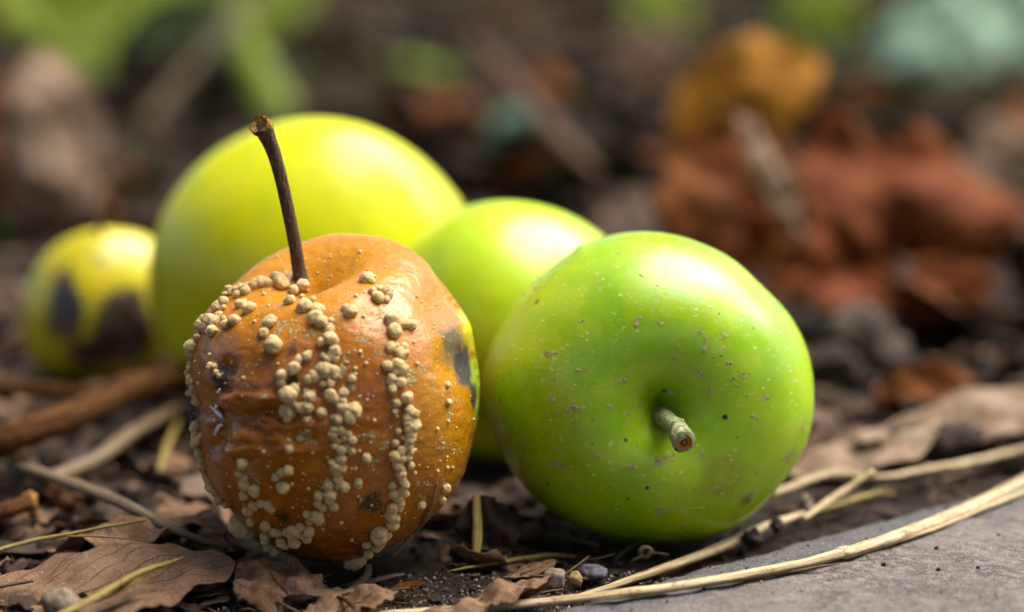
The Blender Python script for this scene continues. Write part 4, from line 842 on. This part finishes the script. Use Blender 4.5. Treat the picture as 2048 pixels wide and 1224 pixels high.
def stone(name, label, p, r, mat, cat, sc=(1, 1, 0.8), rough=0.22, seed=0.0, sub=3, ang=0.0):
    Vb, Fb = ico(sub); V = []
    for v in Vb:
        f = 1 + rough * fbm(v, 1.4, seed, 3)
        if ang: f *= min(1.0, ang / max(abs(v.x), abs(v.y), abs(v.z)))
        V.append(Vector((v.x * sc[0], v.y * sc[1], v.z * sc[2])) * r * f)
    return add(name, mkmesh(name, V, Fb, mat), None, p, label, cat)
stone('pebble', 'rounded grey brown pebble on the leaf at the lower left', gpt(122, 1208, 0.35), 0.33, peb_beige, 'pebble', (1.1, 0.9, 0.85), 0.15, 1.2)
stone('pebble', 'angular beige stone chip beside the curled leaf fragment', gpt(1108, 1158, 0.22), 0.27, peb_beige, 'pebble', (1.0, 0.9, 0.85), 0.2, 2.2, ang=0.72)
stone('pebble', 'small yellow pebble between two other bits of stone', gpt(1150, 1158, 0.15), 0.15, peb_yel, 'pebble', (1, 1, 0.95), 0.25, 3.2)
stone('pebble', 'dark violet pebble right of the small yellow one', gpt(1186, 1146, 0.15), 0.24, peb_vio, 'pebble', (1.1, 0.9, 0.7), 0.3, 4.2)
stone('soil_clod', 'black soil clod on the straw beneath the front green apple', on_top(1505, 1078, 0.42), 0.21, clodm, 'soil clod', (1, 1, 0.9), 0.5, 5.2)
stone('soil_clod', 'small dark clod right of the black one on the straw', on_top(1552, 1062, 0.42), 0.14, clodm, 'soil clod', (1, 1, 1), 0.5, 6.2)
stone('soil_clod', 'lone black crumb on the stone slab at the right', on_top(1908, 984, 0.06), 0.11, clodm, 'soil clod', (1.1, 1, 0.8), 0.6, 7.2)
stone('soil_clod', 'grey lump of debris where the straws meet at the slab', on_top(1612, 1016, 0.4), 0.2, peb_beige, 'soil clod', (0.7, 0.8, 1.3), 0.4, 8.2)
stone('soil_clod', 'crumbly brown clod on the pale leaf at right', gpt(1860, 885, 0.5), 0.62, clodm, 'soil clod', (1.5, 0.9, 0.8), 0.6, 9.2)
stone('soil_clod', 'grey brown clod below the red brown leaves', gpt(1720, 690, 0.6), 1.0, clod_grey, 'soil clod', (1.1, 0.9, 0.9), 0.6, 10.2)
stone('soil_clod', 'dark clod left of the grey brown one below the red leaves', gpt(1660, 735, 0.5), 0.7, clodm, 'soil clod', (1.1, 0.9, 0.8), 0.6, 11.2)
# curled seed husk in the shade
V, F, UV = tube([gpt(1292, 1106, 0.22) + Vector((math.cos(a) * (0.13 - 0.008 * a), -0.05 + 0.02 * a, math.sin(a) * (0.13 - 0.008 * a))) for a in np.linspace(0.3, 6.6, 26)], lerp_list([0.03, 0.05, 0.05, 0.03], 26), 8)
hp = gpt(1292, 1106, 0.22); add('seed_husk', mkmesh('seed_husk', shift(V, hp), F, fibre), None, hp, 'small coiled husk in the dark beneath the front green apple', 'husk')

# ---------------------------------------------------------------- litter: countless crumbs, flakes and fibres
def in_view(x, y, m_=1.15):
    d = (y + 57.8); return abs(x) < d * 1024 / FPX * m_ + 1.5
def clear(x, y, pad=0.0):
    for fx, fy, fr in FEET:
        if math.hypot(x - fx, y - fy) < fr * 0.55 + pad: return False
    q = Vector((x - E0.x, y - E0.y, 0))
    return not (q.dot(snv) > -0.1 and q.dot(sdv) > -6)
def scatter(n, y0, y1, power=1.0, pad=0.0, keep_front=True):
    out = []
    while len(out) < n:
        y = y0 + (y1 - y0) * random.random() ** power; d = y + 57.8; x = random.uniform(-1, 1) * (d * 1024 / FPX * 1.25 + 1.0)
        if clear(x, y, pad):
            q = project([(x, y, 0.1)])[0]
            if keep_front or not ((q[1] > 1150 and 760 < q[0] < 1300) or (q[0] > 1150 and q[1] > 915 and random.random() < 0.88)): out.append((x, y))
    return out
def flakes(name, pts, smin, smax, mats, lift, label, flatness=0.5):
    V, F, UV, MI = [], [], [], []
    for (x, y) in pts:
        s = random.uniform(smin, smax) * (0.55 if y < -1.5 else 1.0); asp = random.uniform(0.35, 0.9); q = Euler((random.gauss(0, flatness), random.gauss(0, flatness), random.uniform(0, 6.28))).to_matrix()
        o = Vector((x, y, gh(x, y) + random.random() * lift)); b = len(V); cv = random.uniform(-.5, .5); mi = random.randrange(len(mats))
        n_ = 4
        for j in range(n_):
            for i in range(n_):
                u, v = i / (n_ - 1) - .5, j / (n_ - 1) - .5
                edge_ = 1 + (0.22 * random.uniform(-1, 1) if i in (0, n_ - 1) or j in (0, n_ - 1) else 0)
                if abs(u) > .4 and abs(v) > .4: edge_ *= 0.72
                V.append(o + q @ Vector((u * s * edge_, v * s * asp * edge_, cv * s * (u * u + v * v) + 0.06 * s * random.uniform(-1, 1)))); UV.append((u + .5, v + .5))
        for j in range(n_ - 1):
            for i in range(n_ - 1):
                F.append((b + j * n_ + i, b + j * n_ + i + 1, b + (j + 1) * n_ + i + 1, b + (j + 1) * n_ + i)); MI.append(mi)
    me = mkmesh(name, V, F, None, UV)
    for mm in mats: me.materials.append(mm)
    me.polygons.foreach_set('material_index', MI)
    o = add(name, me, kind='stuff', label=label, cat='leaf litter')
    so = o.modifiers.new('thickness', 'SOLIDIFY'); so.thickness = 0.02 * CM; so.offset = 0
MB = [LM[k_] for k_ in ('brown', 'umber', 'dark', 'umber', 'brown', 'umber', 'dark', 'pink')]
flakes('leaf_litter', scatter(2200, -6, 26, 1.15, 0.9, False), 0.3, 1.4, MB, 0.2, 'broken brown leaf litter strewn over the soil around the apples', 0.28)
flakes('far_leaf_litter', scatter(2600, 20, 190, 1.3), 1.2, 4.5, [LM[k_] for k_ in ('umber', 'dark', 'dark', 'umber', 'dark', 'dark', 'dark', 'dark', 'rust')], 0.8, 'blurred brown leaf litter on the ground behind the apples', 0.35)
m = MT('sand', 0.9, 0.2); k = m.noise(9, 2); sandm = m.done(m.mix(m.rng(k, .3, .7), (0.10, 0.075, 0.055), (0.30, 0.25, 0.20)))
def crumbs(name, pts, r0, r1, mat, label):
    items = [(Vector((x, y, gh(x, y) + random.random() * 0.05)), Vector((0, 0, 1)), r0 + (r1 - r0) * random.random() ** 3) for (x, y) in pts]
    V, F = blob_cloud(items, 1, 0.3); add(name, mkmesh(name, V, F, mat, smooth=False), kind='stuff', label=label, cat='soil crumbs')
crumbs('soil_crumbs', scatter(3200, -6, 14, 1.3), 0.02, 0.11, clodm, 'dark soil crumbs scattered between the litter')
crumbs('sand_grains', scatter(4200, -6, -1.8, 1.0), 0.010, 0.045, sandm, 'pale sand grains sprinkled over the soil')
V, F, UV = [], [], []
for (x, y) in scatter(420, -6, 30, 1.2):
    L_ = random.uniform(0.4, 1.8); a = random.gauss(0.4, 0.9); z0 = gh(x, y) + random.uniform(0.03, 0.25)
    d_ = Vector((math.cos(a), math.sin(a), random.gauss(0, 0.1))) * L_
    o_ = Vector((x, y, z0)); mid = o_ + d_ * 0.5 + Vector((0, 0, random.uniform(-.05, .12)))
    v, f, u = tube(spline([o_, mid, o_ + d_], 5), random.uniform(0.012, 0.04), 5); b = len(V); V += v; UV += u; F += [tuple(i + b for i in q) for q in f]
add('dry_fibres', mkmesh('dry_fibres', V, F, straw_dull, UV), kind='stuff', label='fine dry grass fibres strewn over the soil', cat='dry grass')

# short grass and moss far behind, seen only as green blur
V, F, UV = [], [], []
cl = [(random.uniform(-26, 26), random.uniform(38, 150), random.uniform(3, 9)) for _ in range(26)]
for i in range(2600):
    cx_, cy_, cr = random.choice(cl); x = random.gauss(cx_, cr); y = random.gauss(cy_, cr)
    if y < 24: continue
    hgt = random.uniform(0.6, 2.4); a = random.uniform(0, 6.28); ww = random.uniform(0.10, 0.25); o_ = Vector((x, y, gh(x, y) - 0.1)); sd_ = Vector((math.cos(a), math.sin(a), 0))
    ln = Vector((random.gauss(0, .6), random.gauss(0, .6), 0)) * hgt; b = len(V)
    V += [o_ - sd_ * ww, o_ + sd_ * ww, o_ + ln * .35 + Vector((0, 0, hgt * .6)) + sd_ * ww * .8, o_ + ln * .35 + Vector((0, 0, hgt * .6)) - sd_ * ww * .8, o_ + ln + Vector((0, 0, hgt))]
    F += [(b, b + 1, b + 2, b + 3), (b + 3, b + 2, b + 4)]; UV += [(.3, .1), (.7, .1), (.7, .5), (.3, .5), (.5, .9)]
add('short_grass', mkmesh('short_grass', V, F, LM['deep'], UV), kind='stuff', label='blurred short green grass growing on the ground behind', cat='grass')

# ---------------------------------------------------------------- unseen trees added around the scene to block low sky light
m = MT('tree_bark', 0.9, 0.2); k = m.noise(0.25, 5, 0.65, stretch=(1, 1, 0.3)); tbark = m.done(m.mix(m.rng(k, .4, .6), (0.06, 0.045, 0.035), (0.17, 0.13, 0.10)), m.bump(k, 1.0, 1.5))
m = MT('tree_leaves', 0.5, 0.4); k = m.noise(0.02, 3); k2 = m.noise(0.3, 2); tleaf = m.done(m.mix(k2, m.mix(k, (0.045, 0.085, 0.012), (0.08, 0.13, 0.02)), (0.10, 0.15, 0.03)))
def tree(label, x, y, H, CR, n, seed):
    r_ = random.Random(seed); t = thing('sky_blocker_tree', (x, y, 0), label, 'tree', 'unseen trees added to block low sky'); V, F = [], []
    top = Vector((r_.uniform(-20, 20), r_.uniform(-20, 20), H * 0.5)); v, f, u = tube(spline([Vector((0, 0, -10)), Vector((5, 3, H * .2)), top], 12), lerp_list([14, 10, 9], 13), 12, jitter=.06); V += v; F += f
    ends = []
    for i in range(9):
        a = i * 2.4 + r_.random(); s_ = top * r_.uniform(.7, 1.0); e = Vector((math.cos(a) * CR * r_.uniform(.4, .85), math.sin(a) * CR * r_.uniform(.4, .85), H * r_.uniform(.45, .95)))
        v, f, u = tube(spline([s_, s_ * .5 + e * .5 + Vector((0, 0, 15)), e], 8), lerp_list([6, 1], 9), 7); b = len(V); V += v; F += [tuple(q + b for q in ff) for ff in f]; ends += [s_ * .5 + e * .5, e]
    add('trunk', mkmesh('trunk', V, F, tbark), t)
    V, F = [], []
    while len(F) < n:
        e = r_.choice(ends); c_ = e + Vector((r_.gauss(0, CR * .26), r_.gauss(0, CR * .26), r_.gauss(0, H * .11)))
        if c_.z < 35: continue
        q = Euler((r_.uniform(-.9, .9), r_.uniform(-.9, .9), r_.uniform(0, 6.28))).to_matrix(); s_ = r_.uniform(6, 10); b = len(V)
        V += [c_ + q @ (Vector(w_) * s_) for w_ in ((0, -1, 0), (.5, -.2, .12), (0, 1, 0), (-.5, -.2, .12))]; F.append((b, b + 1, b + 2, b + 3))
    add('crown', mkmesh('crown', V, F, tleaf), t)
tree('unseen tree added straight behind the viewer to block low sky', -60, -400, 440, 230, 7000, 1)
tree('unseen tree added behind the viewer to the right to block low sky', 330, -360, 420, 220, 6000, 2)
tree('unseen tree added left of the viewer to block low sky', -430, -130, 420, 220, 6000, 3)
tree('unseen tree added to the right of the viewer to block low sky', 430, -40, 420, 200, 6000, 4)
tree('unseen tree added far behind the fruit to the left to block low sky', -330, 480, 460, 220, 6000, 5)
tree('unseen tree added far behind the fruit, straight ahead, to block low sky', 60, 640, 440, 220, 5000, 6)
items = []
while len(items) < 420:
    a = random.uniform(-3, SL + 5); q = random.random() ** 1.5 * 8; p = Vector((E0.x, E0.y, 0)) + sdv * a + snv * (0.25 + q)
    items.append((Vector((p.x, p.y, slab_h(a, 0.25 + q) + 0.005)), Vector((0, 0, 1)), 0.012 + 0.05 * random.random() ** 4))
V, F = blob_cloud(items, 1, 0.3); me = mkmesh('slab_grit', V, F, None, smooth=False); me.materials.append(sandm); me.materials.append(clodm)
me.polygons.foreach_set('material_index', [(i // 80) % 2 for i in range(len(me.polygons))])
add('slab_grit', me, kind='stuff', label='sand and soil crumbs sprinkled on the stone slab', cat='grit')
